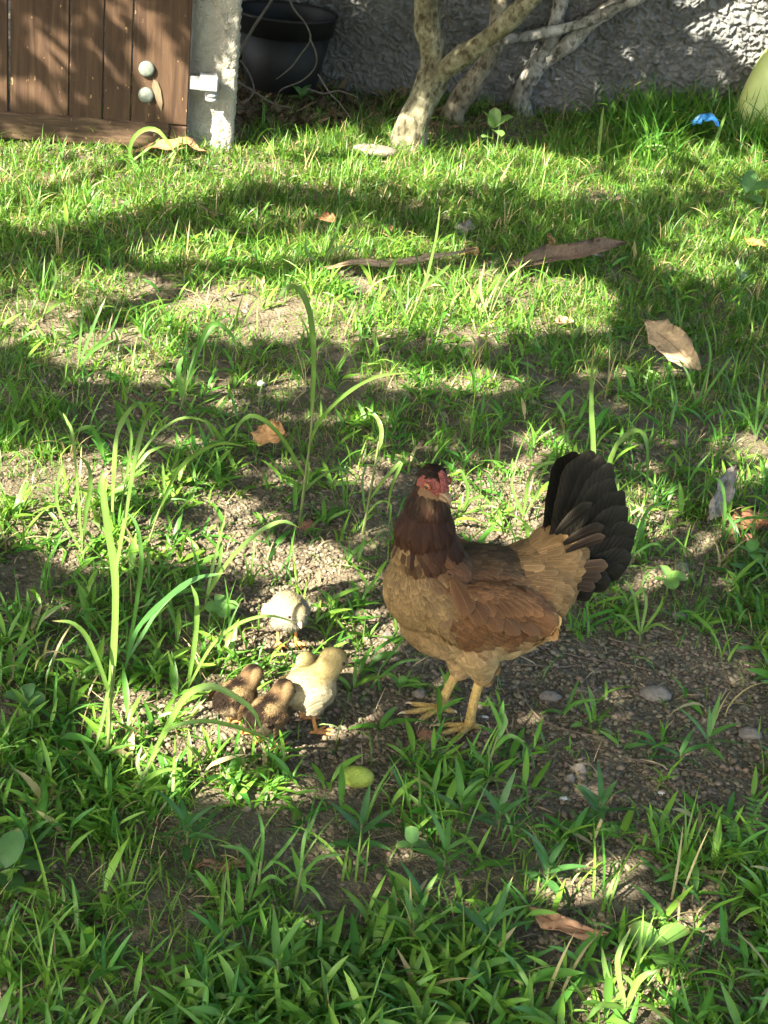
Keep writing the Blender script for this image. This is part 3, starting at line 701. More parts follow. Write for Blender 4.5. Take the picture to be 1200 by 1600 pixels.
ctrl.append((hc + hu * .022, [*nrm(-hd * .6 - hz_ * .5), .014, .0030, *CAP, 0])); ctrl.append((hc - hd * .02, [*nrm(-hd * .5 - hz_), .020, .0034, *CAP, 0])); ctrl.append((hc - hu * .024 + hd * .008, [*nrm(-hz_ - hd * .2), .012, .0032, .15, .105, .055, .1]))
for _a in range(8):
    _q = hd * math.cos(_a * .785) * .024 + hs * math.sin(_a * .785) * .022
    ctrl.append((hc - hz_ * .036 + _q, [*nrm(-hz_ + _q * 6), .026, .0036, *(HAC if _a % 2 else CAP), .06]))
ctrl.append((hc - hu * .016 - hd * .012 + hs * .012, [0, 0, -1, .018, .0034, *HAC, 0])); ctrl.append((hc - hu * .016 - hd * .012 - hs * .012, [0, 0, -1, .018, .0034, *HAC, 0]))
FP, FN = surf_sample(BV, BF, 12500)
head_d = np.linalg.norm(FP - hc, axis=1)
front = (FP - hc) @ hd
keep = ~((head_d < .036) & (front > -.004) & (((FP - hc) @ hu) < .017) & (((FP - hc) @ hu) > -.017))      # bare red face
ext = [np.concatenate([FP[keep]])]; FP, FN = FP[keep], FN[keep]
# extra small feathers on neck and head
e1, e2 = surf_sample(BV, BF, 16000); zz = (e1 - HO) @ hz_
k2 = rng.random(len(zz)) < .8 * sstep(.295, .36, zz)
fr = (e1 - hc) @ hd; hu_ = (e1 - hc) @ hu; dd = np.linalg.norm(e1 - hc, axis=1)
k2 &= ~((dd < .036) & (fr > -.004) & (hu_ < .017) & (hu_ > -.017))
FP = np.concatenate([FP, e1[k2]]); FN = np.concatenate([FN, e2[k2]])
_z = FP[:, 2:3]; at = idw(FP + rng.normal(0, 1, FP.shape) * (.0045 + .006 * sstep(.27, .31, _z) * sstep(.38, .35, _z)), ctrl, 5)
T = at[:, :3] + rng.normal(0, .10, (len(FP), 3)); T = nrm(T - FN * (T * FN).sum(1, keepdims=True))
n = len(FP)
V, F, Cc, U = feathers(FP - T * at[:, 3:4] * .35 - FN * .001, T, FN, at[:, 3] * rng.uniform(.85, 1.15, n), at[:, 4] * rng.uniform(.85, 1.15, n), rng.uniform(.10, .22, n), rng.uniform(3.2, 5.0, n), at[:, 5:8] * rng.uniform(.82, 1.18, (n, 1)), at[:, 8])
pl = mesh_np('plumage', V, F, M['feather'], hen, True, Cc, 'fc', {'fuv': U}); pl['kind'] = 'stuff'
def one_feather(name, parent, p0, p1, W, nrmv, col, pale, curve=0.0, lift=0.0, tip=None, side=0.0):
    """a single large feather from p0 to p1; curve bows it in its plane, lift off the body"""
    d = p1 - p0; Ln = np.linalg.norm(d); T = d / Ln; Nn = nrm(nrmv - T * (nrmv @ T)); S = np.cross(Nn, T)
    vv = np.linspace(0, 1, 11); us = np.array([-1, -.6, 0, .6, 1]); ws = np.interp(vv, [0, .15, .5, .8, .91, .97, 1], [.3, .6, .95, 1, .82, .5, .12]) if tip is None else tip(vv)
    V = []; U = []; r_ = random.random()
    for v, w in zip(vv, ws):
        for u in us:
            V.append(p0 + d * v + S * (W * w * u * (1 + .25 * side * np.sign(u)) + curve * Ln * 4 * v * (1 - v)) + Nn * (lift * Ln * v + W * w * .22 * (1 - u * u))); U.append((u, v, r_))
    return mesh_np(name, np.array(V), grid_faces(11, 5), M['feather'], parent, True, np.tile(np.array([*col, pale]), (len(V), 1)), 'fc', {'fuv': np.array(U)})
# tail: main feathers fan out from the tail root, both sides of the fan
_k = np.array([(905, 706, .006), (930, 704, .010), (950, 722, .013), (968, 755, .017), (985, 792, .021), (997, 835, .025), (992, 872, .029), (968, 902, .033), (932, 922, .037)], float)
tips = [tuple(np.array([np.interp(t, np.arange(9), _k[:, j]) for j in range(3)]) + np.array([random.uniform(-4, 4), random.uniform(-4, 4), 0])) for t in np.linspace(0, 8, 13)]
for k, (px, py, yo) in enumerate(tips):
    p1 = HP(px, py, yo + .006); p0 = H(-.118 - .0013 * k, yo * .4 + .004, .292 - .005 * k)
    dv = nrm(p1 - p0); p1 = p1 - dv * .002
    one_feather('tail_feather', hen, p0, p1, .029 if k < 10 else .022, nrm(hl + dv * 0 - hf * .12), np.array(BLK) * random.uniform(.75, 1.3), .5, curve=-.03 + .0075 * k, lift=0.0)
for k, (px, py, yo) in enumerate(tips[:12:2]):
    q = HP(px, py, 0); x, z = (q - HO) @ hf, q[2]
    one_feather('tail_feather', hen, H(-.118 - .002 * k, -yo * .4 - .004, .290 - .008 * k), H(x + .004, -yo - .01, z - .004), .032, -hl - hf * .12, BLK, .3, curve=.03 - .012 * k)
for (px, py, px0, py0, c_, W) in ((925, 785, 868, 835, (.010, .009, .007), .013), (944, 822, 880, 850, (.012, .009, .007), .012), (946, 838, 884, 862, (.016, .011, .008), .010), (950, 884, 890, 892, (0.0468, 0.0303, 0.0193), .012), (940, 902, 885, 905, (0.0330, 0.0220, 0.0154), .011), (930, 918, 880, 915, (0.0330, 0.0231, 0.0165), .010)):
    one_feather('tail_covert', hen, HP(px0, py0, .04), HP(px, py, .046), W, nrm(hl - hf * .15), c_, .9, curve=.05)
# folded wing: long flight feathers along its lower edge and coverts above, laid on the body surface
def onbody(px, py, up=.004, mirror=False):
    d = ray(px, py); d = d / np.linalg.norm(d); h = bvh.ray_cast(Vector(CAM), Vector(d))
    if h[0] is None: return None, None
    return np.array(h[0]) + np.array(h[1]) * up, np.array(h[1])
def wing(side):
    w = mesh_np('wing', *sphere(H(.0, side * .072, .222), (.10, .012, .046), np.array([tilt(14)[0], hl, tilt(14)[2]]), 10, 18), M['skin'], hen)
    def F_(a, b_, W, c_, pale, up, curve=0.0, lift=.0):
        p, n_ = onbody(*a, up - .006); q, m_ = onbody(*b_, up)
        if p is None: return
        if q is None: q = HP(b_[0], b_[1], .078)
        if m_ is None: m_ = n_
        nn = nrm(n_ + m_)
        if side < 0:
            mir = lambda z: z - 2 * hl * ((z - HO) @ hl); p, q = mir(p), mir(q); nn = nn - 2 * hl * (nn @ hl); curve = -curve
        one_feather('wing_feather', w, p, q, W, nn, np.array(c_) * random.uniform(.88, 1.12), pale, curve * (1), lift)
    # primaries and secondaries
    fl = [((752, 945), (868, 990)), ((745, 938), (872, 978)), ((742, 928), (868, 966)), ((738, 918), (858, 952)), ((730, 915), (838, 985)), ((722, 920), (808, 984)), ((716, 918), (780, 978)), ((708, 912), (752, 968)), ((702, 905), (728, 955))]
    for i, (a, b_) in enumerate(fl): F_(a, b_, .0155, (.088, .042, .018), .55, .0080 + .0008 * i, .03)
    rows = [((700, 880), (745, 945), (862, 945), (832, 905)), ]
    # three rows of coverts
    for r_, (ax, ay, bx, by, n_, ln, c_) in enumerate([(745, 938, 842, 944, 8, 32, (.125, .06, .025))]):
        for i in range(n_):
            t = i / (n_ - 1); x = ax + (bx - ax) * t; y = ay + (by - ay) * t + 8 * math.sin(math.pi * t) + random.uniform(-3, 3); dx = 20 + 14 * t; dy = ln - 14 * t
            F_((x - dx * .7, y - dy * .7), (x + dx * .5, y + dy * .5), .0088, np.array(c_) * .85, .9, .0075 + .0009 * r_ , .02)
wing(1); wing(-1)
# legs and feet
M['shank'] = noisy('yellow_scaled_leg', [(.3, (.33, .21, .05)), (.7, (.47, .34, .12))], scale=120, bump=.5, bscale=260, rough=.55, spec=.4)
M['claw'] = noisy('horn', [(.3, (.42, .34, .22)), (.7, (.6, .52, .38))], scale=80, rough=.5)
def toes_of(parent, foot, fwd, scale, matl, clawm, back=True, pref=''):
    """three front toes and the hind toe; each a jointed toe ending in a claw"""
    s_ = np.array([-fwd[1], fwd[0], 0])
    specs = [(.0, .062), (.52, .050), (-.52, .050)] + ([(math.pi - .3, .024)] if back else [])
    for a, ln in specs:
        d = fwd * math.cos(a) + s_ * math.sin(a); ln *= scale
        g = lambda t, z: foot + d * ln * t + hz_ * z * scale
        pts = [foot + hz_ * .006 * scale, g(.2, .008), g(.45, .0075), g(.75, .006), g(1.0, .0045)]
        Pc = spline(pts, 12); rad = np.interp(np.linspace(0, 1, 12), [0, .2, .35, .5, .62, .8, 1], [.0062, .0055, .0060, .0048, .0053, .0044, .0034]) * scale
        zmin = float(gz(*foot[:2]))
        tt = mesh_np('toe', *tube(Pc, rad, 8), matl, parent)
        mesh_np('claw', *tube(spline([g(.97, .0045), g(1.12, .0055), g(1.24, .001)], 6), np.array([.0030, .0027, .0022, .0016, .0010, .0003]) * scale, 6), clawm, tt)
for foot, kn, tw in ((fL, kL, .15), (fR, kR, -.1)):
    foot = np.array([foot[0], foot[1], float(gz(*foot[:2])) + .002])
    an = foot + hz_ * .012
    Pc = spline([kn + hz_ * .012, kn, kn + (an - kn) * .5 + hf * .002, an + (kn - an) * .12, foot + hz_ * .006], 22)
    rad = np.interp(np.linspace(0, 1, 22), [0, .15, .35, .7, .9, 1], [.0098, .0098, .0078, .0072, .0088, .0075])
    lg = mesh_np('leg', *tube(Pc, rad * (1 + .035 * np.sin(np.arange(22) * 2.6)), 12), M['shank'], hen)
    # broad scales down the front of the shank
    c_, s_ = math.cos(tw), math.sin(tw); fw = nrm(np.array([hf[0] * c_ - hf[1] * s_, hf[0] * s_ + hf[1] * c_, 0]))
    ml = MB(); ax = nrm(kn - an); sd = nrm(np.cross(ax, fw)); fo = np.cross(sd, ax)
    for k in range(15):
        t = .06 + .88 * k / 14; c0 = kn + (an - kn) * t + fo * .0030
        for sg in (-1, 1): ml.add(*sphere(c0 + sd * .0036 * sg + ax * (.0012 * sg), (.0042, .0040, .0030), np.array([fo, sd, ax]), 5, 8))
    ml.build('leg_scales', M['shank'], lg)
    toes_of(lg, foot, fw, .92, M['shank'], M['claw'])
# head: bare red face, eyes, low comb, beak
M['red_skin'] = noisy('red_face_skin', [(.3, (.23, .055, .045)), (.7, (.36, .12, .095))], scale=140, bump=.9, bscale=420, rough=.6, spec=.35)
M['comb'] = noisy('red_comb', [(.3, (.26, .03, .025)), (.7, (.40, .065, .05))], scale=160, bump=.8, bscale=380, rough=.5)
M['beak'] = noisy('horn_beak', [(.3, (.14, .09, .045)), (.7, (.26, .18, .09))], scale=50, rough=.4, spec=.5)
M['eye_dark'] = noisy('eye_pupil', [(.4, (.004, .003, .003)), (.6, (.006, .005, .004))], rough=.08, spec=.6)
M['iris'] = noisy('amber_iris', [(.3, (.36, .13, .03)), (.7, (.5, .22, .05))], scale=400, rough=.15, spec=.6)
hb = BVHTree.FromPolygons([tuple(v) for v in BV], BF)
for s in (1, -1):
    cs = hc + hd * .008 + hs * s * .0125 - hu * .002
    axf = np.array([nrm(hd - hs * s * .45), nrm(hs * s + hd * .45), hu])
    mbf = MB(); V, F = sphere(cs, (.0200, .0068, .0185), axf, 14, 20)
    V = V + nrm(V - cs) * ((noise(V[:, 0] * 900, V[:, 2] * 900, 1, 5) - .5) * .0022)[:, None]
    fc = mesh_np('face', V, F, M['red_skin'], hen)
    ec = hc + hd * .0105 + hs * s * .0185 + hu * .0035; ed = nrm(hs * s + hd * .35)
    mesh_np('eyelid', *tube([ec + ed * .0028 + (hu * math.cos(t) + nrm(np.cross(ed, hu)) * math.sin(t)) * np.array(1.0) * .0054 for t in np.linspace(0, 2 * math.pi, 17)], .0013, 6), M['red_skin'], fc)
    ey = mesh_np('eye', *sphere(ec + ed * .0014, .0052, None, 10, 14), M['iris'], hen)
    mesh_np('pupil', *sphere(ec + ed * .0040, (.0034,) * 3, None, 8, 12), M['eye_dark'], ey)
mbc = MB()
for k in range(9):
    t = k / 8; c0 = hc + hd * (.0275 - .015 * t) + hu * (.001 + .020 * t)
    for s in (-1, 0, 1): mbc.add(*sphere(c0 + hs * s * .0042 * (1 - .4 * t) + hu * .0016 * (s == 0), (.0036, .0034, .0040), HX, 6, 8))
mbc.build('comb', M['red_skin'], hen)
bb = hc + hd * .023 - hu * .005
Pc = spline([bb, bb + hd * .010 + hu * .0005, bb + hd * .017 - hu * .003, bb + hd * .0205 - hu * .0090], 12)
bk = mesh_np('beak', *tube(Pc, np.array([.0074, .0072, .0069, .0064, .0059, .0052, .0046, .0039, .0031, .0023, .0015, .0006]), 12), M['beak'], hen)
Pc = spline([bb - hu * .0065, bb + hd * .008 - hu * .0068, bb + hd * .015 - hu * .008], 9)
mesh_np('lower_mandible', *tube(Pc, np.array([.0062, .006, .0056, .005, .0044, .0036, .0028, .002, .001]), 10), M['beak'], bk)

# ------------------------------------------------------------------ chicks
M['chick_leg'] = noisy('orange_leg', [(.3, (.55, .22, .06)), (.7, (.7, .34, .12))], scale=150, rough=.6)
M['chick_beak'] = noisy('pink_beak', [(.3, (.62, .36, .2)), (.7, (.75, .5, .32))], scale=80, rough=.5)
M['chick_skin'] = attr_mat('chick_skin', rough=.9, spec=.1, noise_amt=.15, nscale=400)
def chick(label, px, py, head_az, s, pal, head=(.030, 0, .084), look=(1, 0, -.15), pitch=8, feetpx=None):
    """head_az: heading over the ground; pal: list of (x, y, z, rgb) colour points in the chick's own frame"""
    o = GG(px, py); f = np.array([math.cos(head_az), math.sin(head_az), 0]); l = np.array([-f[1], f[0], 0])
    t = thing('chick', o, label, 'chick', 'chicks feeding round the hen')
    Q = lambda x, y, z: o + (f * x + l * y + hz_ * (z + (.013 if z > .012 else 0))) * s
    D = lambda x, y, z: nrm(f * x + l * y + hz_ * z)
    c_, s_ = math.cos(R(pitch)), math.sin(R(pitch)); ax = np.array([f * c_ + hz_ * s_, l, -f * s_ + hz_ * c_])
    hcn = Q(*head); ld = D(*look); ls = nrm(np.cross(hz_, ld)); lu = np.cross(ld, ls); hx = np.array([ld, ls, lu])
    hbase = Q(.016, 0, .062)
    bl = [(Q(-.002, 0, .050), np.array((.037, .0295, .030)) * s, ax), (Q(.010, 0, .048), np.array((.026, .028, .028)) * s, ax), (Q(-.024, 0, .050), np.array((.020, .020, .019)) * s, ax),
          (hcn, np.array((.0195, .0178, .0178)) * s, hx), (hcn + ld * .009 * s - lu * .003 * s, np.array((.0125, .0115, .011)) * s, hx)]
    for q in np.linspace(0, 1, 4): bl.append((hbase + (hcn - hbase) * q, np.array((.0195,) * 3) * s * (1 - .12 * q), np.eye(3)))
    for g in (1, -1):
        for q in np.linspace(0, 1, 4): bl.append((Q(.0, g * .015, .030 - .010 * q), np.array((.0125 - .006 * q,) * 3) * s, np.eye(3)))
        bl.append((Q(-.004, g * .027, .051), np.array((.021, .006, .0125)) * s, ax))
    V, F = remeshed(bl, .0030 * s, 4)
    ctr = [(Q(x, y, z), rgb) for x, y, z, rgb in pal]
    mesh_np('body', V, F, M['chick_skin'], t, True, idw(V, ctr, 8) * .85)
    P, Nn = surf_sample(V, F, 9000)
    colr = idw(P + rng.normal(0, .0012, P.shape), ctr, 8)
    flow = -f * .8 - hz_ * .45; T = flow + rng.normal(0, .28, (len(P), 3)); T = nrm(T - Nn * (T * Nn).sum(1, keepdims=True)); n = len(P)
    hdist = np.linalg.norm(P - hcn, axis=1); small = np.where(hdist < .021 * s, .62, 1.0)
    fvs = np.array([.8, 1, .9, .75, .5, .28, .06])
    V2, F2, Cc, U = feathers(P - Nn * .001, T, Nn, rng.uniform(.004, .0085, n) * s * small, rng.uniform(.0004, .0008, n) * s, np.where(rng.random(n) < .15, rng.uniform(.4, .8, n), rng.uniform(.15, .42, n)), rng.uniform(6, 20, n), colr * np.where(colr[:, :1] < .25, rng.uniform(.5, 1.45, (n, 1)), rng.uniform(.74, 1.18, (n, 1))), np.zeros(n), fvs)
    d_ = mesh_np('down', V2, F2, M['down'], t, True, Cc, 'fc', {'fuv': U, 'bn': np.repeat(Nn, 35, 0)}); d_['kind'] = 'stuff'
    for g in (1, -1):                                   # little wings
        w0, w1 = Q(.012, g * .031, .056), Q(-.024, g * .033, .046)
        col_w = idw(np.array([(w0 + w1) / 2]), ctr, 5)[0]
        w = one_feather('wing', t, w0, w1, .0105 * s, D(0, g, .25), col_w * .95, .35, curve=.04 * g)
        for k in range(3): one_feather('wing_feather', w, Q(-.004, g * (.0335 + .001 * k), .052 - .004 * k), Q(-.030, g * (.0345 + .001 * k), .050 - .006 * k), .0040 * s, D(0, g, .25), col_w * (1.0 - .12 * k), .5, curve=.05 * g)
        e0 = hcn + ld * .0085 * s + ls * g * .0152 * s + lu * .003 * s
        mesh_np('eye', *sphere(e0, .0027 * s, None, 8, 10), M['eye_dark'], t)
        ft = Q(.004, g * .016, 0); ft[2] = gz(ft[0], ft[1]) + .001
        Pc = spline([Q(.001, g * .015, .024), Q(-.003, g * .0155, .014), ft + hz_ * .003], 8)
        lg = mesh_np('leg', *tube(Pc, np.array([.0036, .0032, .003, .0027, .0026, .0026, .0028, .003]) * s, 8), M['chick_leg'], t)
        toes_of(lg, ft, nrm(f + l * g * .15), .42 * s, M['chick_leg'], M['claw'])
    b0 = hcn + ld * .0175 * s - lu * .002 * s
    mesh_np('beak', *tube([b0, b0 + ld * .0045 * s, b0 + ld * .0085 * s - lu * .001 * s, b0 + ld * .0115 * s - lu * .0028 * s], np.array([.0046, .0038, .0024, .0004]) * s, 8), M['chick_beak'], t)
    return t
CRM, YEL, WHT = (.40, .345, .21), (.38, .30, .13), (.40, .37, .28)
TAN, DKB, MID, PAL = (.21, .145, .07), (.013, .008, .005), (.105, .066, .032), (.29, .22, .13)
_w = lambda c: tuple(.62 * v for v in c)
pal_white = [(0, 0, .08, CRM), (-.03, 0, .05, WHT), (0, 0, .02, WHT), (.03, .02, .05, WHT), (.03, -.02, .05, WHT), (.03, 0, .1, (.39, .33, .18))]; pal_white = [(a, b_, c_, _w(d)) for a, b_, c_, d in pal_white]
pal_yel = [(0, 0, .08, YEL), (.02, 0, .09, YEL), (-.03, 0, .06, (.39, .32, .17)), (0, .03, .045, CRM), (0, -.03, .045, CRM), (0, 0, .015, WHT), (.03, 0, .05, CRM), (.04, 0, .085, YEL)]
pal_brn = [(-.02, 0, .083, DKB), (-.03, .004, .075, DKB), (-.03, -.004, .075, DKB), (-.012, .026, .06, DKB), (-.012, -.026, .06, DKB), (0, 0, .083, DKB), (-.038, 0, .06, DKB), (.012, 0, .095, MID), (.03, 0, .104, DKB), (.015, 0, .1, DKB), (.03, .018, .092, TAN), (.03, -.018, .092, TAN), (-.01, .018, .076, TAN), (-.01, -.018, .076, TAN),
           (0, .034, .052, MID), (0, -.034, .052, MID), (.02, .03, .05, TAN), (.02, -.03, .05, TAN), (0, 0, .015, PAL), (-.03, .02, .035, PAL), (-.03, -.02, .035, PAL), (.04, 0, .05, PAL)]
chick('cream white chick standing alone facing the camera, head lowered', 447, 1005, R(-62), 1.0, pal_white, head=(.040, -.004, .070), look=(.9, -.05, -.4))
chick('pale yellow chick with its back to the camera, nearest the hen', 480, 1136, R(38), 1.15, pal_yel, head=(.030, -.002, .086), look=(1, -.25, -.1))
chick('small pale chick mostly hidden behind the yellow chick, only its head showing', 480, 1108, R(95), .95, pal_yel, head=(.022, .008, .064))
chick('brown striped chick half behind the other brown chick, on the left', 366, 1140, R(50), .93, pal_brn, head=(.032, 0, .080), look=(1, 0, -.4))
chick('dark striped brown chick in front, nearest the camera', 414, 1168, R(58), .95, pal_brn, head=(.032, -.004, .082), look=(1, -.1, -.4))

# ------------------------------------------------------------------ single grass plants and weeds
GRN, LGR, DGR, PALE = (.075, .185, .036), (.12, .22, .045), (.05, .14, .036), (.27, .33, .13)
def path(pts, Y, dy=0.0, n=14):
    k = len(pts); return spline([PY(x, y, Y + dy * i / max(k - 1, 1)) for i, (x, y) in enumerate(pts)], n)
def blade_col(n, c, base=None):
    c = np.array(c) * random.uniform(.85, 1.15); s = np.repeat(np.linspace(0, 1, n), 3)[:, None]
    b_ = np.array(base) if base is not None else c * 1.15
    col = b_ * (1 - sstep(0, .5, s)) + c * sstep(0, .5, s); tipf = sstep(random.uniform(.8, .97), 1.0, s) * .8; col = col * (1 - tipf) + np.array([.26, .2, .085]) * tipf; col = col * (.88 + .24 * noise(np.repeat(np.arange(n), 3) * .9, np.tile([0, 1, 2], n) + random.random() * 50, 1, 2))[:, None]; mid = np.tile(np.array([1, 1.22, 1]), n)[:, None]; return col * mid
def grass_plant(label, base, stems, leaves, col=GRN, group='tall single grass plants'):
    b = GG(*base); t = thing('grass_plant', b, label, 'grass', group); Y = b[1]
    for pts, w in stems:
        pts = [base] + pts if pts[0] != base else pts
        Pc = path(pts, Y, 0, 14); Pc[0][2] -= .01; sc_ = Y / 2.2
        mesh_np('stem', *tube(Pc, np.linspace(w * .95, w * .5, 14) * .001, 7), M['grass'], t, True, np.tile(np.array(PALE) * .8, (14 * 7 + 2, 1)))
    for k, (pts, w, dy) in enumerate(leaves):
        Pc = path(pts, Y, dy, 16)
        V, F = ribbon(Pc, w * .00072, .25, ang=random.uniform(-.7, .7), wavy=.18, k=k); mesh_np('leaf', V, F, M['grass'], t, True, blade_col(16, col))
    return t
gp = grass_plant
gp('tallest broad-bladed grass, left foreground, folded over at its top', (166, 1195), [([(172, 1120), (176, 1040)], 3.2)], [([(168, 1150), (175, 1058), (181, 956), (179, 887), (169, 826), (161, 765), (163, 742), (174, 735)], 8, .03), ([(176, 800), (181, 700), (191, 660), (211, 634), (223, 636), (231, 672)], 7, .08), ([(180, 900), (215, 704), (233, 647), (248, 627)], 6, .1), ([(172, 1090), (162, 1058), (138, 1000), (114, 974), (81, 970)], 5, -.05), ([(172, 1060), (161, 1120), (150, 1165)], 4, -.03)], LGR)
gp('grass with two drooping blades at the left edge of the sunny soil', (128, 872), [([(130, 826)], 2)], [([(128, 860), (134, 800), (141, 761), (138, 729), (122, 712)], 6, .04), ([(126, 860), (90, 790), (93, 741), (101, 716)], 4, .02), ([(128, 850), (115, 690), (106, 660), (98, 645)], 4, .05)], LGR)
gp('pale-stemmed grass leaning right with one long arched blade', (229, 858), [([(245, 808), (260, 769)], 2.6)], [([(250, 795), (276, 737), (309, 708), (345, 692), (386, 698)], 6, -.04), ([(258, 775), (255, 740), (254, 722)], 3.5, .02)], LGR)
gp('grass with two blades arching right above the pale-stemmed one', (190, 800), [([(196, 745)], 2)], [([(193, 770), (227, 712), (264, 694)], 5, .04), ([(196, 745), (233, 692), (260, 666), (288, 653), (321, 660), (337, 690)], 4.5, .02), ([(194, 760), (205, 690), (200, 655)], 4, .06)], LGR)
gp('narrow upright grass blade with a hooked tip right of the tallest grass', (198, 1040), [([(203, 1001)], 2)], [([(200, 1020), (213, 945), (221, 875), (213, 820), (195, 798)], 5, .03)], GRN)
gp('dark drooping grass blade reaching right toward the white chick', (192, 1065), [([(196, 1040)], 2.2)], [([(195, 1050), (213, 988), (252, 944), (300, 907), (353, 895)], 8, -.08), ([(200, 1030), (250, 950), (290, 915), (312, 905)], 5, .05)], DGR)
gp('upright grass blade left of the white chick', (290, 1085), [([(292, 1060)], 2)], [([(292, 1078), (305, 997), (307, 940), (298, 913)], 6, .02), ([(291, 1080), (330, 1010), (372, 975), (420, 962), (470, 975)], 4, -.06), ([(290, 1080), (270, 1040), (262, 1015)], 4, 0)], LGR)
gp('grass with a long arching blade behind the white chick', (318, 960), [([(323, 930)], 2)], [([(321, 944), (333, 883), (353, 802)], 4, .05), ([(325, 930), (355, 880), (400, 835), (440, 815), (468, 825)], 6, -.03), ([(322, 940), (345, 870), (340, 820)], 4, .06)], LGR)
gp('grass whose long blade arches over the brown chicks', (206, 1252), [([(231, 1200), (250, 1160)], 3)], [([(231, 1200), (264, 1131), (292, 1086), (325, 1072), (357, 1082), (395, 1110), (413, 1150)], 7, -.03), ([(245, 1170), (265, 1139), (325, 1127), (400, 1147), (450, 1178)], 5, -.10), ([(220, 1225), (250, 1205), (285, 1200)], 5, -.04), ([(222, 1220), (215, 1190), (222, 1165)], 4, .03)], LGR)
gp('tallest single grass in mid lawn, tip bent over to the left', (468, 822), [([(478, 740), (485, 685), (490, 620)], 3.6)], [([(487, 650), (490, 560), (484, 490), (466, 451), (445, 452), (430, 475)], 8, -.02), ([(484, 690), (505, 650), (545, 612), (590, 588), (640, 582)], 5, -.10), ([(476, 745), (445, 690), (415, 658), (390, 650), (370, 668), (368, 690)], 6, -.08), ([(474, 770), (500, 745), (535, 732), (560, 750)], 4, .06)], LGR)
gp('whitish-stemmed grass left of the hen with a folded side blade', (566, 836), [([(575, 790), (588, 715), (592, 690)], 3.4)], [([(588, 720), (596, 680), (590, 655), (572, 636)], 6, .05), ([(578, 780), (600, 750), (627, 722), (612, 760), (605, 800)], 5, -.03), ([(572, 805), (592, 785), (610, 790), (606, 830)], 4, -.04), ([(570, 800), (566, 750), (575, 722)], 4, .05)], LGR)
gp('arched grass blade rising above the hen tail with an upright one beside it', (935, 880), [([(932, 820)], 3)], [([(930, 800), (927, 700), (924, 630), (926, 545)], 7, .05), ([(936, 830), (955, 715), (985, 676), (1006, 680), (1012, 720), (1008, 790)], 8, -.03), ([(934, 840), (964, 770), (958, 735)], 5, .03)], LGR)
gp('small grass with one curled blade between hen neck and tail', (722, 806), [([(723, 790)], 2)], [([(722, 800), (731, 770), (722, 738), (712, 736)], 5, 0), ([(723, 800), (735, 782), (752, 775), (768, 790), (770, 815)], 4.5, -.02), ([(724, 803), (760, 790), (790, 800)], 3, -.03)], LGR)
gp('slender grass just left of the hen tail in the sun', (816, 820), [([(818, 800)], 2)], [([(817, 805), (800, 760), (806, 730)], 4, .03), ([(818, 805), (830, 740), (870, 722), (905, 742)], 5, -.03), ([(818, 806), (840, 770), (846, 740)], 4, .02)], LGR)
gp('grass sprouting right of the hen tail', (985, 885), [([(988, 865)], 2)], [([(986, 870), (990, 830), (1004, 800)], 5, .02), ([(988, 870), (1010, 800), (1050, 780)], 5, .03), ([(986, 870), (970, 840), (962, 820)], 4, .02), ([(988, 868), (1020, 850), (1045, 862)], 4, -.03)], GRN)
gp('yellow-green grass low behind the hen, right of her tail', (1000, 1005), [([(1000, 985)], 2)], [([(1000, 990), (990, 930), (975, 905)], 4, .02), ([(1001, 990), (1010, 940), (1000, 915)], 4, .03), ([(1002, 990), (1030, 950), (1036, 930)], 4, 0), ([(1001, 990), (1025, 975), (1050, 985)], 4, -.03), ([(999, 992), (975, 965), (960, 960)], 4, -.02)], LGR)
gp('upright blade growing through the grey dry leaf at the right', (1128, 850), [([(1129, 835)], 2)], [([(1128, 845), (1132, 790), (1126, 755), (1112, 745)], 6, .02), ([(1130, 845), (1150, 815), (1195, 810), (1240, 830)], 5, -.04)], GRN)
gp('tall blades left of the dry leaf, upper right lawn', (1090, 640), [([(1092, 625)], 2)], [([(1090, 632), (1110, 560), (1100, 505)], 4, .03), ([(1091, 632), (1130, 575), (1145, 555)], 5, 0), ([(1090, 632), (1075, 585), (1060, 560)], 4, .05)], GRN)
gp('grass tuft at the right edge below the large dry leaf', (1180, 690), [([(1181, 670)], 2)], [([(1180, 680), (1186, 620), (1195, 560)], 5, .03), ([(1180, 680), (1160, 630), (1150, 590)], 4, .02), ([(1182, 680), (1165, 650), (1140, 640)], 4, -.03), ([(1182, 680), (1200, 640), (1215, 600)], 5, .04)], GRN)
gp('arched grass blade in front of the gate planks', (200, 262), [([(203, 240)], 2.6)], [([(201, 250), (206, 220), (226, 202), (248, 205), (264, 225), (276, 242)], 10, -.03), ([(202, 255), (235, 230), (250, 215)], 6, .05), ([(264, 262), (276, 232), (280, 212)], 6, .02)], LGR)
gp('upright pointed blade before the wall, right of the seedling', (934, 262), [([(935, 245)], 2.6)], [([(934, 255), (938, 210), (943, 166)], 9, .02), ([(935, 255), (950, 235), (975, 225)], 7, -.04)], LGR)
gp('two wide bright blades in tall grass below the blue scrap', (1105, 272), [([(1106, 255)], 2.6)], [([(1105, 262), (1120, 215), (1136, 172)], 10, .03), ([(1106, 262), (1090, 245), (1086, 225)], 7, .02), ([(1107, 262), (1130, 250), (1160, 258)], 7, -.04)], LGR)
gp('slim pale grass stalk in upper mid lawn', (636, 515), [([(655, 465), (672, 428)], 3)], [([(655, 465), (668, 430), (682, 370), (688, 320)], 6, .03), ([(660, 452), (690, 425), (705, 412)], 7, -.04), ([(640, 505), (625, 470), (628, 440)], 5, 0)], LGR)
